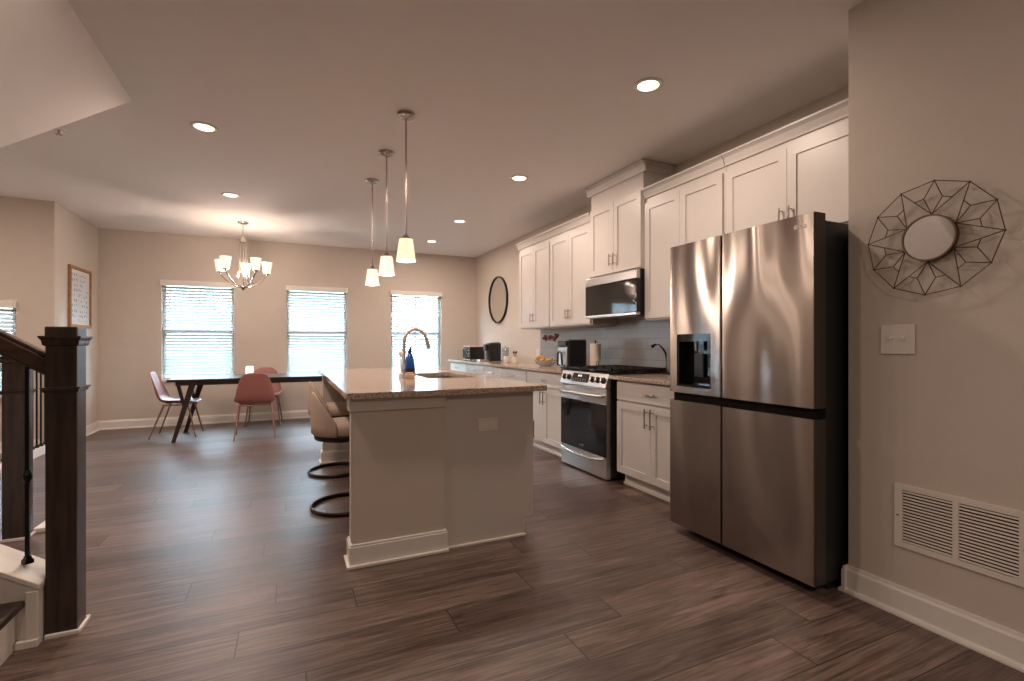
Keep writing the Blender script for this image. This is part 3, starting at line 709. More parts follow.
# ------------------------------------------------------------------ island
IX0, IX1, IX2 = 0.30, 0.80, 1.375
IY0, IY1 = 2.655, 5.20
t = thing('kitchen_island', 'long kitchen island with painted end walls and white cabinet side', 'island', (0.83, 3.9, 0))
MB().box(IX0, IY0, 0, IX1, IY0 + 0.12, 0.884).box(0.70, IY0 + 0.12, 0, IX1, IY1 - 0.12, 0.884).box(IX0, IY1 - 0.12, 0, IX1, IY1, 0.884).build('pony_wall', M['wall'], t)
MB().box(IX0 - 0.004, IY0 - 0.014, 0.815, IX1 + 0.004, IY0 - 0.0005, 0.883).box(IX0 - 0.010, IY0 - 0.020, 0.862, IX1 + 0.008, IY0 - 0.0005, 0.884).box(IX0 - 0.014, IY0 - 0.014, 0.815, IX0 - 0.0005, IY0 + 0.12, 0.883).build('top_trim', M['cabinet'], t, bevel=0.002)
MB().box(IX0 - 0.006, IY0 - 0.001, 0.13, IX0 - 0.0005, IY0 + 0.02, 0.815).build('corner_bead', M['cabinet'], t)
def bb(mb, x0, y0, x1, y1, hgt=0.12):
    mb.box(x0 - 0.014, y0 - 0.014, 0, x1 + 0.014, y1 + 0.014, hgt - 0.012); mb.box(x0 - 0.010, y0 - 0.010, hgt - 0.012, x1 + 0.010, y1 + 0.010, hgt); mb.box(x0 - 0.028, y0 - 0.028, 0, x1 + 0.020, y1 + 0.020, 0.016)
mb = MB(); bb(mb, IX0, IY0, IX1 + 0.0, IY0 + 0.12); mb.build('base_molding', M['trim'], t, bevel=0.003)
mb = MB(); bb(mb, IX0, IY1 - 0.12, IX1, IY1); mb.build('base_molding', M['trim'], t, bevel=0.003)
MB().box(0.688, IY0 + 0.14, 0, 0.6995, IY1 - 0.14, 0.12).build('base_molding', M['trim'], t, bevel=0.003)
cb = IY0 + 0.012
MB().box(IX1 + 0.001, cb + 0.018, 0.11, IX2 - 0.02, IY1, 0.69).box(IX1 + 0.001, cb + 0.018, 0.69, IX2 - 0.02, 3.48, 0.884).box(IX1 + 0.001, 4.20, 0.69, IX2 - 0.02, IY1, 0.884).box(IX1 + 0.015, cb + 0.018, 0, IX2 - 0.085, IY1, 0.11).build('cabinet_box', M['cabinet'], t)
MB().prism([(IX1 + 0.001, 0.0), (IX2 - 0.065, 0.0), (IX2 - 0.065, 0.115), (IX2 - 0.004, 0.115), (IX2 - 0.004, 0.884), (IX1 + 0.001, 0.884)], 'y', cb, cb + 0.018).build('end_panel', M['cabinet'], t, bevel=0.0015)
MB().box(IX1 + 0.02, cb - 0.012, 0, IX2 - 0.058, cb - 0.0005, 0.016).build('shoe_molding', M['trim'], t, bevel=0.004)
n = 4
for i in range(n):
    ya = cb + 0.02 + i * (IY1 - cb - 0.02) / n; yb = cb + 0.02 + (i + 1) * (IY1 - cb - 0.02) / n
    d = slab(MB(), IX2 - 0.02, ya + 0.004, yb - 0.004, 0.725, 0.872, s=1).build('drawer', M['cabinet'], t, bevel=0.002)
    pull(d, IX2, (ya + yb) / 2, 0.80, 0.12, False, s=1)
    d = shaker(MB(), IX2 - 0.02, ya + 0.004, yb - 0.004, 0.118, 0.715, s=1).build('door', M['cabinet'], t)
    pull(d, IX2, ya + 0.045, 0.63, s=1)
outlet(1.067, cb, 0.695, '-y', 0.125, 0.078, 'white outlet on the near end panel of the island')
# granite slab with the sink opening
CX0, CX1, CY0, CY1 = 0.265, 1.43, 2.60, 5.25
SX0, SX1, SY0, SY1 = 0.93, 1.30, 3.50, 4.18
z0, z1 = 0.8855, 0.9165
ct = MB().box(CX0, CY0, z0, CX1, SY0, z1).box(CX0, SY1, z0, CX1, CY1, z1).box(CX0, SY0, z0, SX0, SY1, z1).box(SX1, SY0, z0, CX1, SY1, z1)
tag(ct.build('island_countertop', M['granite'], doubles=True), 'speckled tan granite slab on top of the island', 'countertop')
bpy.data.objects['island_countertop']
sk = MB(); wl = 0.004
sk.box(SX0 - wl, SY0 - wl, 0.70, SX1 + wl, SY1 + wl, 0.704)
for (p, q, r_, s_) in ((SX0 - wl, SY0 - wl, SX0, SY1 + wl), (SX1, SY0 - wl, SX1 + wl, SY1 + wl), (SX0, SY0 - wl, SX1, SY0), (SX0, SY1, SX1, SY1 + wl)):
    sk.box(p, q, 0.704, r_, s_, 0.8853)
tag(sk.build('sink', M['steel_sink']), 'undermount stainless sink set in the island countertop', 'sink')
# faucet
fx, fy = 0.80, 3.72
t = thing('kitchen_faucet', 'brushed nickel gooseneck faucet on the island', 'faucet', (fx, fy, 0.9165))
MB().lathe((fx, fy, 0.9165), [(0.0, 0.0), (0.028, 0.0), (0.028, 0.006), (0.020, 0.012), (0.017, 0.10), (0.014, 0.105), (0.0, 0.105)], 28).build('base', M['faucet'], t, smooth='auto')
pts = [(fx, fy, 1.02), (fx, fy, 1.10), (fx, fy, 1.18)]
for k in range(1, 11):
    a = math.pi - k * R(16.2); pts.append((fx + 0.088 + 0.088 * math.cos(a), fy, 1.19 + 0.095 * math.sin(a)))
MB().tube(pts, 0.0135, 14).build('spout', M['faucet'], t, smooth=True)
e = Vector(pts[-1]); MB().cyl(e + Vector((-0.003, 0, 0.012)), e + Vector((0.022, 0, -0.085)), 0.0135, 0.0175, n=18).build('spray_head', M['faucet'], t, smooth='auto')
MB().cyl((fx, fy - 0.012, 0.985), (fx, fy - 0.045, 0.99), 0.008, n=12).cyl((fx, fy - 0.045, 0.985), (fx - 0.01, fy - 0.05, 1.05), 0.006, 0.004, n=10).build('lever', M['faucet'], t, smooth='auto')
# blue dish soap bottle standing in tan caddy
t = thing('sponge_holder', 'small tan sponge holder in front of the faucet', 'sponge holder', (0.805, 3.56, 0.9165))
MB().box(0.772, 3.515, 0.9165, 0.838, 3.575, 0.951).build('tray', M['tan'], t, bevel=0.006)
MB().box(0.780, 3.525, 0.951, 0.830, 3.565, 0.962).build('sponge', M['tan'], t, bevel=0.004)
bx_, by_ = 0.826, 3.636
t = thing('dish_soap_bottle', 'blue plastic dish soap bottle beside the faucet', 'bottle', (bx_, by_, 0.9165))
MB().lathe((bx_, by_, 0.9165), [(0.0, 0.0), (0.033, 0.0), (0.036, 0.01), (0.0355, 0.09), (0.030, 0.14), (0.024, 0.165), (0.014, 0.180), (0.013, 0.188), (0.0, 0.188)], 28).build('body', M['blue_plastic'], t, smooth='auto')
MB().lathe((bx_, by_, 0.9165), [(0.0365, 0.02), (0.0372, 0.022), (0.0372, 0.075), (0.0365, 0.077)], 28, closed=False).build('label', M['navy'], t, smooth='auto')
MB().cyl((bx_, by_, 1.10), (bx_, by_, 1.125), 0.0145, 0.013).cyl((bx_, by_, 1.125), (bx_ + 0.012, by_, 1.15), 0.010, 0.006).build('cap', M['navy'], t, smooth='auto')
t = thing('scrub_brush', 'white-topped scrub brush standing behind the blue bottle', 'brush', (0.765, 3.66, 0.9165))
MB().lathe((0.765, 3.66, 0.9165), [(0.0, 0.0), (0.018, 0.0), (0.018, 0.03), (0.006, 0.04), (0.006, 0.17), (0.0, 0.17)], 16).build('handle', M['white_gloss'], t, smooth='auto')
MB().ball((0.765, 3.66, 1.10), 0.02, 2, (1, 1, 1.2)).build('head', M['white_gloss'], t, smooth=True)

# ------------------------------------------------------------------ counter stools (built facing +X at the origin)
def make_stool():
    r = thing('counter_stool', '', 'stool', (0, 0, 0), 'barrel-back stools at the island')
    MB().tube([(0.235 * math.cos(2 * math.pi * k / 48), 0.235 * math.sin(2 * math.pi * k / 48), 0.0145) for k in range(48)], 0.01, 8, closed=True, flat=(0, 0, 1), radii=[(0.0145, 0.011)] * 48).build('floor_ring', M['brass_dark'], r, smooth=True)
    up = MB()
    for s in (-1, 1):
        up.tube([(0.225, s * 0.05, 0.011), (0.228, s * 0.05, 0.2), (0.215, s * 0.05, 0.455), (0.17, s * 0.05, 0.485), (0.05, s * 0.05, 0.487)], 0.011, 8)
    up.tube([(0.227, -0.05, 0.18), (0.227, 0.05, 0.18)], 0.009, 8)
    up.build('support_frame', M['brass_dark'], r, smooth=True)
    MB().lathe((0, 0, 0), [(0.0, 0.498), (0.214, 0.498), (0.218, 0.502), (0.218, 0.528), (0.214, 0.532), (0.0, 0.532)], 40).build('base_band', M['brass_dark'], r, smooth='auto')
    MB().lathe((0, 0, 0), [(0.0, 0.533), (0.20, 0.533), (0.215, 0.545), (0.216, 0.585), (0.200, 0.612), (0.15, 0.622), (0.0, 0.626)], 40).build('seat', M['beige_fabric'], r, smooth=True)
    mb = MB(); nU = 40; rings = []
    for i in range(nU + 1):
        a = R(112) + (R(360) - 2 * R(112)) * i / nU       # opening towards +X
        u = abs(a - math.pi) / (math.pi - R(112))         # 0 at the back, 1 at the front ends
        top = 0.832 - 0.205 * (max(0, u - 0.15) / 0.85) ** 1.7
        ro, ri = 0.238, 0.2165
        sec = [(ro - 0.012, 0.533), (ro, 0.545), (ro + 0.004, 0.6), (ro, top - 0.03), (ro - 0.006, top - 0.006), ((ro + ri) / 2, top), (ri + 0.006, top - 0.008), (ri, top - 0.03), (ri, 0.55), (ri, 0.533)]
        rings.append([mb.bm.verts.new((q * math.cos(a), q * math.sin(a), z)) for q, z in sec])
    for A, B in zip(rings, rings[1:]):
        for k in range(len(A)): mb.bm.faces.new((A[k], A[(k + 1) % len(A)], B[(k + 1) % len(A)], B[k]))
    mb.bm.faces.new(rings[0]); mb.bm.faces.new(rings[-1][::-1])
    mb.build('backrest', M['beige_fabric'], r, smooth=True)
    return r
st = make_stool(); st.location = (0.378, 3.69, 0); st['label'] = 'beige barrel-back counter stool nearer the camera, at the island'
s2 = copy_tree(st); s2.location = (0.395, 4.72, 0); s2['label'] = 'beige barrel-back counter stool farther away, half hidden by the nearer one'

# ------------------------------------------------------------------ dining set
TX0, TX1, TY0, TY1, TZ = -1.30, 0.76, 6.83, 7.72, 0.75
t = thing('dining_table', 'long dark dining table with angled forked legs in front of the windows', 'table', (-0.3, 7.28, 0))
MB().box(TX0, TY0, TZ - 0.028, TX1, TY1, TZ).build('tabletop', M['table_wood'], t, bevel=0.004)
MB().box(TX0 + 0.08, TY0 + 0.03, TZ - 0.075, TX1 - 0.08, TY0 + 0.055, TZ - 0.028).box(TX0 + 0.08, TY1 - 0.055, TZ - 0.075, TX1 - 0.08, TY1 - 0.03, TZ - 0.028).box(TX0 + 0.08, TY0 + 0.055, TZ - 0.075, TX0 + 0.105, TY1 - 0.055, TZ - 0.028).box(TX1 - 0.105, TY0 + 0.055, TZ - 0.075, TX1 - 0.08, TY1 - 0.055, TZ - 0.028).build('apron', M['table_wood'], t)
for s, xb, xt, xk in ((1, -1.245, -1.06, -1.20), (-1, 0.685, 0.50, 0.66)):
    for yb, yt in ((TY0 + 0.07, TY0 + 0.09), (TY1 - 0.07, TY1 - 0.09)):
        mb = MB()
        def quad(p0, p1, wx, wy, wx2=None):
            wx2 = wx2 or wx
            A = [mb.bm.verts.new((p0[0] + a_ * wx, p0[1] + b_ * wy, p0[2])) for a_, b_ in ((-1, -1), (1, -1), (1, 1), (-1, 1))]
            B = [mb.bm.verts.new((p1[0] + a_ * wx2, p1[1] + b_ * wy, p1[2])) for a_, b_ in ((-1, -1), (1, -1), (1, 1), (-1, 1))]
            mb.bm.faces.new(A[::-1]); mb.bm.faces.new(B)
            for i in range(4): mb.bm.faces.new((A[i], A[(i + 1) % 4], B[(i + 1) % 4], B[i]))
        quad((xb, yb, 0), (xt, yt, TZ - 0.075), 0.020, 0.018, 0.034)
        f = 0.60; xm_ = xb + (xt - xb) * f
        quad((xm_, yb + (yt - yb) * f, (TZ - 0.075) * f), (xk, yt, TZ - 0.075), 0.018, 0.016)
        mb.build('leg', M['table_wood'], t)
def make_chair():
    r = thing('dining_chair', '', 'chair', (0, 0, 0), 'pink molded dining chairs')
    # shell, front towards +Y
    prof = [(0.225, 0.425, 0.165, 0.0), (0.20, 0.442, 0.20, 0.006), (0.10, 0.434, 0.225, 0.028), (-0.02, 0.422, 0.232, 0.045), (-0.12, 0.424, 0.232, 0.065), (-0.19, 0.462, 0.226, 0.07),
            (-0.222, 0.53, 0.214, 0.062), (-0.240, 0.62, 0.196, 0.048), (-0.258, 0.70, 0.176, 0.034), (-0.275, 0.775, 0.150, 0.018), (-0.286, 0.822, 0.108, 0.006)]
    mb = MB(); rows = []; nu = 12
    for i, (y, z, hw, curl) in enumerate(prof):
        row = []
        bk = min(1, max(0, (i - 3) / 3))
        for k in range(nu + 1):
            u = -1 + 2 * k / nu; c = curl * abs(u) ** 2.2
            row.append(mb.bm.verts.new((hw * math.sin(u * math.pi / 2 * 0.98) , y + c * bk, z + c * (1 - bk) * 1.2 - (0.03 * abs(u) ** 3 if i == len(prof) - 1 else 0))))
        rows.append(row)
    for A, B in zip(rows, rows[1:]):
        for k in range(nu): mb.bm.faces.new((A[k], A[k + 1], B[k + 1], B[k]))
    sh = mb.build('shell', M['pink'], r, smooth=True)
    so = sh.modifiers.new('solid', 'SOLIDIFY'); so.thickness = 0.009; so.offset = 0
    sb = sh.modifiers.new('sub', 'SUBSURF'); sb.levels = 1; sb.render_levels = 1
    MB().tube([(-0.175, 0.13, 0.405), (0.175, 0.13, 0.405), (0.175, -0.12, 0.405), (-0.175, -0.12, 0.405)], 0.008, 8, closed=True).tube([(-0.17, 0, 0.403), (0.17, 0, 0.403)], 0.007, 8).build('seat_bracket', M['leg_metal'], r)
    for sx in (-1, 1):
        for sy in (-1, 1):
            MB().cyl((sx * 0.178, -0.12 if sy < 0 else 0.13, 0.415), (sx * 0.225, -0.265 if sy < 0 else 0.225, 0.0), 0.0115, 0.0085, n=10).build('leg', M['leg_metal'], r, smooth='auto')
    return r
c1 = make_chair(); c1.location = (-1.28, 7.43, 0); c1.rotation_euler = (0, 0, R(-92)); c1['label'] = 'pink molded chair at the left end of the dining table'
c2 = copy_tree(c1); c2.location = (-0.385, 6.93, 0); c2.rotation_euler = (0, 0, R(2)); c2['label'] = 'pink molded chair with its back to the camera at the dining table'
c3 = copy_tree(c1); c3.location = (-0.33, 7.97, 0); c3.rotation_euler = (0, 0, R(178)); c3['label'] = 'pink molded chair on the window side of the dining table'
t = thing('table_lamp', 'small glowing block lamp on the dining table', 'lamp', (-0.475, 7.30, TZ))
MB().box(-0.525, 7.255, TZ, -0.425, 7.345, TZ + 0.014).build('base', M['table_wood'], t, bevel=0.003)
MB().box(-0.52, 7.26, TZ + 0.014, -0.43, 7.34, TZ + 0.125).build('lamp_shade', M['salt'], t, bevel=0.012, seg=3)

# ------------------------------------------------------------------ things on the kitchen counter
CZ = 0.906
t = thing('toaster_oven', 'black toaster oven with pinkish top near the far corner', 'toaster oven', (2.86, 7.65, CZ))
MB().box(2.69, 7.50, CZ + 0.012, 3.06, 7.82, CZ + 0.215).build('body', M['black_plastic'], t, bevel=0.008)
MB().box(2.69, 7.50, CZ + 0.2155, 3.06, 7.82, CZ + 0.232).build('top', M['copper'], t, bevel=0.004)
d = MB().box(2.675, 7.58, CZ + 0.03, 2.6895, 7.81, CZ + 0.205).build('glass_door', M['black_glass'], t, bevel=0.003)
MB().cyl((2.655, 7.60, CZ + 0.19), (2.655, 7.79, CZ + 0.19), 0.006).cyl((2.655, 7.61, CZ + 0.19), (2.676, 7.61, CZ + 0.19), 0.004).cyl((2.655, 7.78, CZ + 0.19), (2.676, 7.78, CZ + 0.19), 0.004).build('handle', M['steel'], d)
for z in (0.06, 0.11, 0.16): MB().cyl((2.69, 7.54, CZ + z), (2.675, 7.54, CZ + z), 0.013).build('knob', M['steel'], t)
for xx in (2.72, 3.03):
    for yy in (7.53, 7.79): MB().cyl((xx, yy, CZ), (xx, yy, CZ + 0.013), 0.012).build('foot', M['black_plastic'], t)
t = thing('pod_coffee_machine', 'slim black pod coffee machine with silver drip tray', 'coffee machine', (2.86, 6.93, CZ))
MB().box(2.775, 6.86, CZ, 2.975, 7.02, CZ + 0.278).build('body', M['black_plastic'], t, bevel=0.018, seg=3)
MB().prism([(2.80, CZ + 0.279), (2.96, CZ + 0.279), (2.96, CZ + 0.294), (2.86, CZ + 0.294)], 'y', 6.88, 7.0).build('lid', M['steel'], t, bevel=0.004)
MB().box(2.63, 6.88, CZ, 2.7745, 7.01, CZ + 0.024).build('drip_tray', M['steel'], t, bevel=0.004)
MB().box(2.725, 6.90, CZ + 0.16, 2.7745, 7.0, CZ + 0.262).build('brew_head', M['black_plastic'], t, bevel=0.008)
MB().cyl((2.750, 6.94, CZ + 0.025), (2.750, 6.94, CZ + 0.159), 0.020).build('spout', M['steel'], t)
MB().box(3.002, 6.86, CZ, 3.03, 7.0, CZ + 0.012).build('power_base', M['black_plastic'], t)
t = thing('glass_canister', 'clear glass canister right of the pod coffee machine', 'jar', (2.90, 6.55, CZ))
MB().lathe((2.90, 6.55, CZ), [(0.0, 0.0), (0.055, 0.0), (0.058, 0.01), (0.058, 0.19), (0.052, 0.20), (0.050, 0.20), (0.055, 0.188), (0.055, 0.012), (0.0, 0.008)], 28).build('body', M['clear_glass'], t, smooth='auto')
MB().lathe((2.90, 6.55, CZ), [(0.0, 0.201), (0.057, 0.201), (0.057, 0.215), (0.015, 0.220), (0.012, 0.235), (0.0, 0.238)], 28).build('lid', M['clear_glass'], t, smooth='auto')
t = thing('coffee_mug', 'small white mug with dark rim on the long countertop', 'mug', (2.82, 6.32, CZ))
MB().lathe((2.82, 6.32, CZ), [(0.0, 0.0), (0.032, 0.0), (0.040, 0.01), (0.042, 0.09), (0.038, 0.09), (0.036, 0.012), (0.0, 0.008)], 24).build('cup', M['paper'], t, smooth='auto')
MB().tube([(2.82, 6.28, CZ + 0.075), (2.82, 6.255, CZ + 0.07), (2.82, 6.25, CZ + 0.045), (2.82, 6.26, CZ + 0.025), (2.82, 6.281, CZ + 0.02)], 0.005, 8).build('handle', M['paper'], t, smooth=True)
t = thing('spoon_crock', 'small crock holding dark spoons beside the white mug', 'crock', (2.93, 6.26, CZ))
MB().lathe((2.93, 6.26, CZ), [(0.0, 0.0), (0.036, 0.0), (0.04, 0.01), (0.04, 0.085), (0.036, 0.085), (0.034, 0.01), (0.0, 0.008)], 24).build('crock_body', M['paper'], t, smooth='auto')
for dx_, dy_ in ((0.012, 0.01), (-0.015, -0.005), (0.0, -0.015)):
    MB().cyl((2.93, 6.26, CZ + 0.012), (2.93 + dx_ * 1.6, 6.26 + dy_ * 1.6, CZ + 0.13), 0.004).ball((2.93 + dx_ * 1.8, 6.26 + dy_ * 1.8, CZ + 0.145), 0.016, 2, (1, 0.6, 1.2)).build('spoon', M['red_flower'], t, smooth='auto')
# fruit bowl
fx_, fy_ = 2.80, 5.12
t = thing('fruit_bowl', 'wire fruit bowl left of the black air fryer', 'bowl', (fx_, fy_, CZ))
mb = MB()
for r_, z in ((0.06, 0.004), (0.10, 0.022), (0.125, 0.045), (0.135, 0.07)):
    mb.tube([(fx_ + r_ * math.cos(2 * math.pi * k / 32), fy_ + r_ * math.sin(2 * math.pi * k / 32), CZ + z) for k in range(32)], 0.003, 6, closed=True)
for k in range(16):
    a = 2 * math.pi * k / 16; mb.tube([(fx_ + r_ * math.cos(a), fy_ + r_ * math.sin(a), CZ + z) for r_, z in ((0.0, 0.004), (0.06, 0.004), (0.10, 0.022), (0.125, 0.045), (0.135, 0.07))], 0.002, 5)
mb.build('wire_basket', M['nickel'], t, smooth=True)
def banana(c, yaw, tilt, label):
    tt = thing('banana', label, 'banana', c, 'bananas in the fruit bowl'); cv = Vector(c)
    pts = []; rr = []
    for k in range(11):
        s = k / 10; a = R(-55 + 110 * s); p = Vector((0.10 * math.sin(a), 0, 0.10 * (1 - math.cos(a)) * 0.9))
        p = Matrix.Rotation(yaw, 3, 'Z') @ Matrix.Rotation(tilt, 3, 'Y') @ p
        pts.append(cv + p); rr.append(0.017 * (1 - abs(2 * s - 1) ** 4 * 0.65))
    MB().tube(pts, 0.017, 10, radii=rr).build('peel', M['banana'], tt, smooth=True)
    d_ = (pts[-1] - pts[-2]).normalized(); MB().cyl(pts[-1], pts[-1] + d_ * 0.02, 0.006, 0.005, n=8).build('stalk', M['banana_tip'], tt)
banana((fx_, fy_ + 0.02, CZ + 0.062), R(100), R(-24), 'banana lying across the fruit bowl with its stalk pointing up')
banana((fx_ - 0.055, fy_ - 0.03, CZ + 0.066), R(85), R(10), 'banana at the front of the fruit bowl')
banana((fx_ + 0.05, fy_ + 0.01, CZ + 0.066), R(100), R(4), 'banana at the back of the fruit bowl')
tag(MB().ball((fx_ - 0.055, fy_ + 0.085, CZ + 0.085), 0.034, 3).build('orange', M['orange'], smooth=True), 'orange at the left side of the fruit bowl', 'orange')
# vase of dark flowers
vx, vy = 2.93, 4.74
t = thing('flower_vase', 'slender vase of dark red dried flowers behind the air fryer', 'vase', (vx, vy, CZ))
MB().lathe((vx, vy, CZ), [(0.0, 0.0), (0.03, 0.0), (0.036, 0.03), (0.028, 0.10), (0.014, 0.15), (0.016, 0.165), (0.012, 0.165), (0.010, 0.15), (0.0, 0.14)], 24).build('vase_body', M['white_gloss'], t, smooth='auto')
for k in range(13):
    a = random.uniform(0.10, 0.42); q = random.uniform(-0.06, 0.06); zt = CZ + 0.355 - abs(a - 0.26) * 0.2 + random.uniform(-0.02, 0.02)
    ex = vx - 0.10 + q; ey = vy + a + 0.02
    s = MB().tube([(vx, vy, CZ + 0.15), (vx - 0.02, vy + a * 0.3, CZ + 0.24), (vx - 0.06 + q / 2, vy + a * 0.7, zt - 0.05), (ex, ey, zt)], 0.003, 6).build('stem', M['stem'], t, smooth=True)
    fl = MB()
    for j in range(6): fl.ball((ex + random.uniform(-.018, .018), ey + random.uniform(-.018, .018), zt + random.uniform(-.012, .018)), random.uniform(0.010, 0.018), 1)
    fl.build('flower_head', M['red_flower'], s, smooth=True)
# air fryer
t = thing('air_fryer', 'tall black air fryer with silver front and black handle beside the range', 'air fryer', (2.71, 4.36, CZ))
MB().box(2.602, 4.262, CZ, 2.822, 4.46, CZ + 0.312).build('body', M['black_plastic'], t, bevel=0.022, seg=4)
MB().box(2.580, 4.272, CZ + 0.028, 2.6015, 4.45, CZ + 0.232).build('front_panel', M['steel'], t, bevel=0.006)
MB().tube([(2.580, 4.315, CZ + 0.04), (2.550, 4.315, CZ + 0.05), (2.546, 4.325, CZ + 0.17), (2.548, 4.36, CZ + 0.185), (2.546, 4.395, CZ + 0.17), (2.550, 4.405, CZ + 0.05), (2.580, 4.405, CZ + 0.04)], 0.010, 10).build('handle', M['black_plastic'], t, smooth=True)
MB().box(2.572, 4.272, CZ + 0.240, 2.603, 4.45, CZ + 0.300).build('control_hood', M['black_plastic'], t, bevel=0.010)
# paper towels
px_, py_ = 2.905, 4.235
t = thing('paper_towel_roll', 'paper towel roll on a wire holder right of the air fryer', 'paper towels', (px_, py_, CZ))
MB().lathe((px_, py_, CZ), [(0.0, 0.0), (0.072, 0.0), (0.072, 0.008), (0.0, 0.010)], 28).build('holder_base', M['black_metal'], t, smooth='auto')
MB().lathe((px_, py_, CZ), [(0.018, 0.012), (0.057, 0.012), (0.057, 0.268), (0.018, 0.268)], 32, closed=True).build('roll', M['paper'], t, smooth='auto')
MB().cyl((px_, py_, CZ + 0.008), (px_, py_, CZ + 0.288), 0.006).ball((px_, py_, CZ + 0.292), 0.011).build('holder_rod', M['black_metal'], t)
MB().tube([(px_ - 0.03, py_ - 0.064, CZ + 0.006), (px_ - 0.03, py_ - 0.064, CZ + 0.075), (px_ - 0.020, py_ - 0.066, CZ + 0.088), (px_ - 0.008, py_ - 0.068, CZ + 0.075), (px_ - 0.008, py_ - 0.068, CZ + 0.006)], 0.003, 6).build('tension_arm', M['black_metal'], t, smooth=True)
# lamp-shaped gooseneck ornament by the refrigerator, gives no light
gx, gy = 3.02, 3.315
t = thing('gooseneck_ornament', 'thin black gooseneck ornament standing at the wall beside the refrigerator', 'lamp', (gx, gy, CZ))
MB().lathe((gx, gy, CZ), [(0.0, 0.0), (0.035, 0.0), (0.034, 0.010), (0.0, 0.013)], 20).build('foot', M['black_metal'], t, smooth='auto')
MB().tube([(gx, gy, CZ + 0.01), (gx, gy, CZ + 0.12), (gx - 0.005, gy, CZ + 0.18), (gx - 0.03, gy + 0.01, CZ + 0.225), (gx - 0.06, gy + 0.03, CZ + 0.262), (gx - 0.08, gy + 0.05, CZ + 0.258)], 0.005, 8, radii=[0.003, 0.003, 0.009, 0.008, 0.004, 0.004]).build('neck', M['black_metal'], t, smooth=True)
MB().cyl((gx - 0.075, gy + 0.045, CZ + 0.262), (gx - 0.105, gy + 0.07, CZ + 0.238), 0.008, 0.017, n=14).build('neck_tip', M['black_metal'], t, smooth='auto')

# ------------------------------------------------------------------ wall pieces
t = thing('round_mirror', 'round black-framed mirror on the kitchen wall past the cabinets', 'mirror', (XK, 7.27, 1.51))
MB().lathe((XK, 7.27, 1.890), [(0.362, -0.001), (0.380, -0.001), (0.380, -0.032), (0.362, -0.032)], 64, axis='x', closed=True).build('frame', M['black_metal'], t, smooth='auto')
MB().lathe((XK, 7.27, 1.890), [(0.0, -0.001), (0.3615, -0.001), (0.3615, -0.016), (0.0, -0.016)], 64, axis='x').build('glass', M['mirror'], t, smooth='auto')
t = thing('framed_chart', 'oak-framed print with small rows of marks on the short left wall', 'picture', (XL, 7.70, 1.37))
y0_, y1_, z0_, z1_ = 7.345, 8.02, 1.372, 2.108; f = 0.035
MB().box(XL + 0.001, y0_, z0_, XL + 0.03, y0_ + f, z1_).box(XL + 0.001, y1_ - f, z0_, XL + 0.03, y1_, z1_).box(XL + 0.001, y0_ + f, z0_, XL + 0.03, y1_ - f, z0_ + f).box(XL + 0.001, y0_ + f, z1_ - f, XL + 0.03, y1_ - f, z1_).build('frame', M['frame_wood'], t, bevel=0.002)
MB().box(XL + 0.001, y0_ + f, z0_ + f, XL + 0.012, y1_ - f, z1_ - f).build('mat_board', M['white_gloss'], t)
MB().box(XL + 0.0122, y0_ + f + 0.05, z0_ + f + 0.05, XL + 0.0135, y1_ - f - 0.05, z1_ - f - 0.05).build('print', M['print'], t)
# starburst mirror
mcy, mcz, mx_ = 1.090, 1.604, XM - 0.022
t = thing('starburst_mirror', 'geometric bronze wire starburst mirror above the switch plate', 'mirror', (XM, mcy, mcz - 0.23))
R0, RM, RI = 0.232, 0.165, 0.096
def sp(r_, deg, dx_=0):
    a = R(deg); return (mx_ + dx_, mcy - r_ * math.sin(a), mcz + r_ * math.cos(a))
wires = MB(); rw = 0.0019
out = [sp(R0, 30 * k + 4) for k in range(12)]
for k in range(12): wires.cyl(out[k], out[(k + 1) % 12], rw, n=6)
ph = 4
for k in range(6):
    tipd = 60 * k + ph + 30                     # main star tips on odd outer vertices
    nodeL = sp(RI, tipd - 30); nodeR = sp(RI, tipd + 30)
    wires.cyl(sp(R0, tipd), nodeL, rw, n=6); wires.cyl(sp(R0, tipd), nodeR, rw, n=6)
    pd = 60 * k + ph                            # petals between
    base = sp(RI, pd)
    for s in (-1, 1):
        mid = sp(RM, pd + s * 11); wires.cyl(sp(R0, pd), mid, rw, n=6); wires.cyl(mid, base, rw, n=6)
        tip = Vector(sp(R0, pd + s * 30)); side = tip.lerp(Vector(base), 0.45); wires.cyl(mid, side, rw, n=6)
for k in range(12): wires.ball(out[k], 0.0042, 1)
for k in range(6): wires.cyl(sp(RI, 60 * k + ph), sp(RI, 60 * k + ph, 0.016), 0.003, n=6)
wires.build('wire_star', M['bronze'], t)
MB().lathe((mx_ + 0.004, mcy, mcz), [(0.088, 0.006), (0.094, 0.006), (0.094, -0.018), (0.088, -0.018)], 48, axis='x', closed=True).build('rim', M['bronze'], t, smooth='auto')
MB().lathe((mx_ + 0.004, mcy, mcz), [(0.0, 0.006), (0.0875, 0.006), (0.0875, -0.014), (0.0, -0.014)], 48, axis='x').build('glass', M['mirror'], t, smooth='auto')
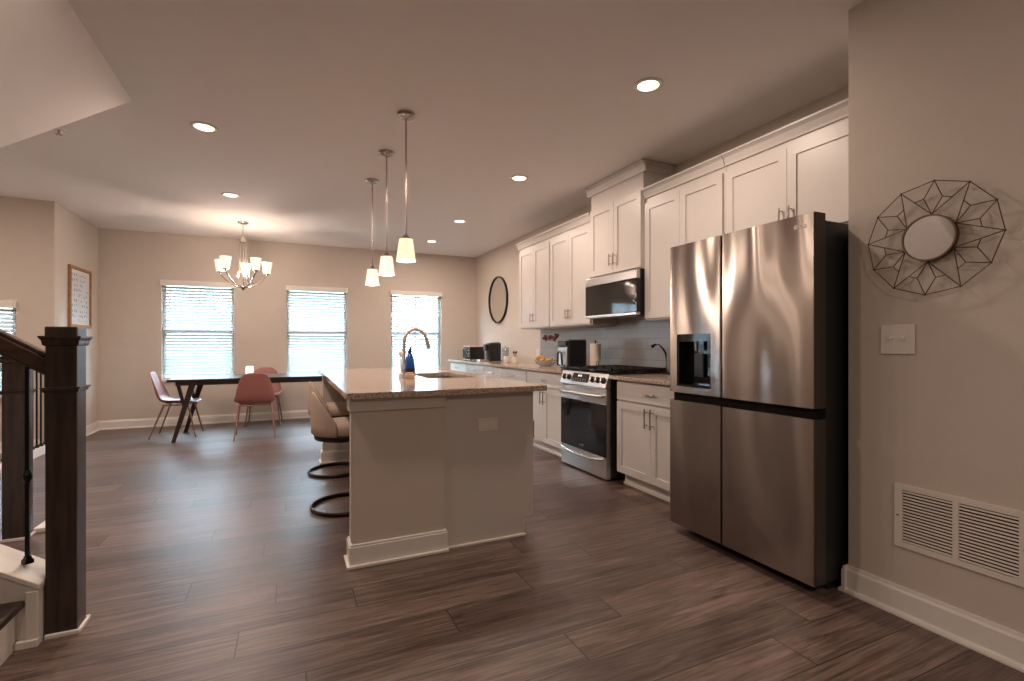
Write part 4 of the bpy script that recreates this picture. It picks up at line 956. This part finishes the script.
# return air vent
vy0, vy1, vz0, vz1 = 0.797, 1.224, 0.295, 0.567
t = thing('air_return_vent', 'white double louvered vent grille low on the right wall', 'vent', (XM, 1.036, vz0))
ym_ = (vy0 + vy1) / 2; b_ = 0.030
MB().box(XM - 0.010, vy0, vz0, XM - 0.001, vy0 + b_, vz1).box(XM - 0.010, vy1 - b_, vz0, XM - 0.001, vy1, vz1).box(XM - 0.010, vy0 + b_, vz1 - b_ * 0.8, XM - 0.001, vy1 - b_, vz1).box(XM - 0.010, vy0 + b_, vz0, XM - 0.001, vy1 - b_, vz0 + b_ * 0.8).box(XM - 0.010, ym_ - 0.010, vz0 + b_ * 0.8, XM - 0.001, ym_ + 0.010, vz1 - b_ * 0.8).build('frame', M['white_plastic'], t, bevel=0.001)
MB().box(XM - 0.003, vy0 + b_, vz0 + 0.02, XM - 0.0005, vy1 - b_, vz1 - 0.02).build('duct_backing', M['cavity'], t)
for (p, q) in ((vy0 + b_, ym_ - 0.010), (ym_ + 0.010, vy1 - b_)):
    lv = MB(); n = 17; zz0 = vz0 + b_ * 0.8; zz1 = vz1 - b_ * 0.8
    for i in range(n):
        z = zz0 + (i + 0.25) * (zz1 - zz0) / n
        lv.prism([(XM - 0.010, z), (XM - 0.010, z + 0.0022), (XM - 0.0035, z + 0.0062), (XM - 0.0035, z + 0.0040)], 'y', p, q)
    lv.build('louvers', M['white_plastic'], t)
for yy in (vy0 + 0.013, vy1 - 0.013): MB().cyl((XM - 0.010, yy, 0.431), (XM - 0.0125, yy, 0.431), 0.004, n=10).build('screw', M['nickel'], t)

# ------------------------------------------------------------------ stairs
t = thing('staircase', 'white knee wall staircase with dark treads rising to the left', 'staircase', (-0.95, 2.0, 0))
RI_, TR_ = 0.185, 0.272
for i in range(9):
    xr = -0.952 - i * TR_; zt = RI_ * (i + 1)
    MB().box(xr - TR_ - 0.02, 1.45, zt - 0.030, xr + 0.028, 2.484, zt).build('tread', M['tread_wood'], t, bevel=0.008, seg=3)
    MB().box(xr - 0.018, 1.45, zt - RI_, xr, 2.484, zt - 0.030).build('riser', M['trim'], t)
ks = 0.64
def kz(x): return 0.252 + ks * (-0.905 - x)
MB().prism([(-0.885, 0), (-0.885, kz(-0.885) - 0.022), (-3.35, kz(-3.35) - 0.022), (-3.35, 0)], 'y', 2.488, 2.655).build('knee_wall', M['trim'], t)
MB().prism([(-0.881, kz(-0.881) - 0.022), (-0.881, kz(-0.881)), (-3.35, kz(-3.35)), (-3.35, kz(-3.35) - 0.022)], 'y', 2.476, 2.667).build('wall_cap', M['trim'], t, bevel=0.003)
MB().box(-0.922, 2.474, 0.03, -0.884, 2.4875, kz(-0.884) - 0.024).box(-0.951, 2.466, 0.0, -0.882, 2.4875, 0.03).build('end_trim', M['trim'], t, bevel=0.003)
# newels
def newel(name, x, y, s, top, label, left=True):
    t = thing(name, label, 'newel post', (x, y, 0), 'box newel posts')
    h = s / 2
    MB().box(x - h, y - h, 0, x + h, y + h, top - 0.045).build('post', M['dark_wood'], t, bevel=0.003)
    g = MB().box(x - h - 0.002, y - h - 0.002, top - 0.045, x + h + 0.002, y + h + 0.002, top)
    g.build('cap_block', M['dark_wood'], t, bevel=0.005)
    def collar(z, o, hh):
        mb = MB(); P_ = [(h + 0.0005, z - hh), (h + o * 0.4, z - hh * 0.9), (h + o * 0.55, z - hh * 0.45), (h + o, z - hh * 0.15), (h + o, z), (h + 0.0005, z)]
        rings = [[mb.bm.verts.new((x + a_ * q, y + b_ * q, zz)) for a_, b_ in ((-1, -1), (1, -1), (1, 1), (-1, 1))] for q, zz in P_]
        for A, B in zip(rings, rings[1:]):
            for k in range(4): mb.bm.faces.new((A[k], A[(k + 1) % 4], B[(k + 1) % 4], B[k]))
        return mb.build('collar', M['dark_wood'], t)
    collar(top - 0.038, 0.017, 0.040); collar(top - 0.243, 0.013, 0.022)
    mb = MB()
    q = h + 0.013; ql = q if left else h
    for (a_, b_, c_, d_) in ((x - ql, y - q, x + q, y - h - 0.0005), (x - ql, y + h + 0.0005, x + q, y + q), (x + h + 0.0005, y - h, x + q, y + h)) + (((x - q, y - h, x - h - 0.0005, y + h),) if left else ()):
        mb.box(a_, b_, 0, c_, d_, 0.02)
    mb.build('shoe_molding', M['trim'], t, bevel=0.005)
    return t
newel('newel_post', -0.829, 2.568, 0.099, 1.240, 'large dark box newel post in the left foreground', left=False)
newel('newel_post', -1.484, 3.897, 0.104, 1.135, 'second dark box newel post behind the handrail at the left edge')
tag(MB().box(-1.436, 3.95, 0, -1.375, 4.30, 0.03).build('floor_curb', M['trim'], bevel=0.006), 'short white floor curb behind the foreground newel post', 'curb')
# handrail + baluster
t = thing('stair_railing', 'dark sloping handrail with black iron baluster at the left foreground', 'railing', (-0.95, 2.575, 0))
def rz(x): return 1.10 + 0.64 * (-0.90 - x)
mb = MB()
for (yw, za, zb) in ((0.030, -0.042, 0.022), (0.022, 0.022, 0.040), (0.022, -0.052, -0.042)):
    mb.prism([(-0.8805, rz(-0.8805) + za), (-0.8805, rz(-0.8805) + zb), (-3.3, rz(-3.3) + zb), (-3.3, rz(-3.3) + za)], 'y', 2.575 - yw, 2.575 + yw)
mb.build('handrail', M['rail_wood'], t, bevel=0.004)
def baluster(t, x, y, z0, z1, knuckle=None):
    b = MB().box(x - 0.0065, y - 0.0065, z0, x + 0.0065, y + 0.0065, z1)
    if knuckle: 
        for zk in knuckle: b.lathe((x, y, zk), [(0.0, -0.03), (0.008, -0.025), (0.015, -0.008), (0.015, 0.008), (0.008, 0.025), (0.0, 0.03)], 12)
    o = b.build('baluster', M['black_metal'], t)
    MB().lathe((x, y, z0), [(0.0, -0.006), (0.020, -0.004), (0.020, 0.010), (0.013, 0.018), (0.012, 0.026), (0.0, 0.027)], 4).build('base_shoe', M['black_metal'], o)
x = -0.950; i = 0
while x > -3.2:
    baluster(t, x, 2.572, kz(x) + 0.016, rz(x) - 0.05, [kz(x) + 0.36]); x -= 0.115
# guard rail along the far stair opening
t = thing('guard_railing', 'low guard railing with thin dark balusters leading to the far wall corner', 'railing', (-2.39, 6.0, 0))
MB().box(-2.45, 4.6, 0, -2.36, YJ - 0.001, 0.085).build('curb', M['trim'], t, bevel=0.004)
MB().box(-2.42, 4.6, 0.93, -2.36, YJ - 0.001, 0.985).build('handrail', M['rail_wood'], t, bevel=0.006)
y = 6.76
while y > 4.65:
    baluster(t, -2.39, y, 0.092, 0.935); y -= 0.094
baluster(t, -2.39, 6.86, 0.092, 0.935); baluster(t, -2.39, 6.96, 0.092, 0.935)
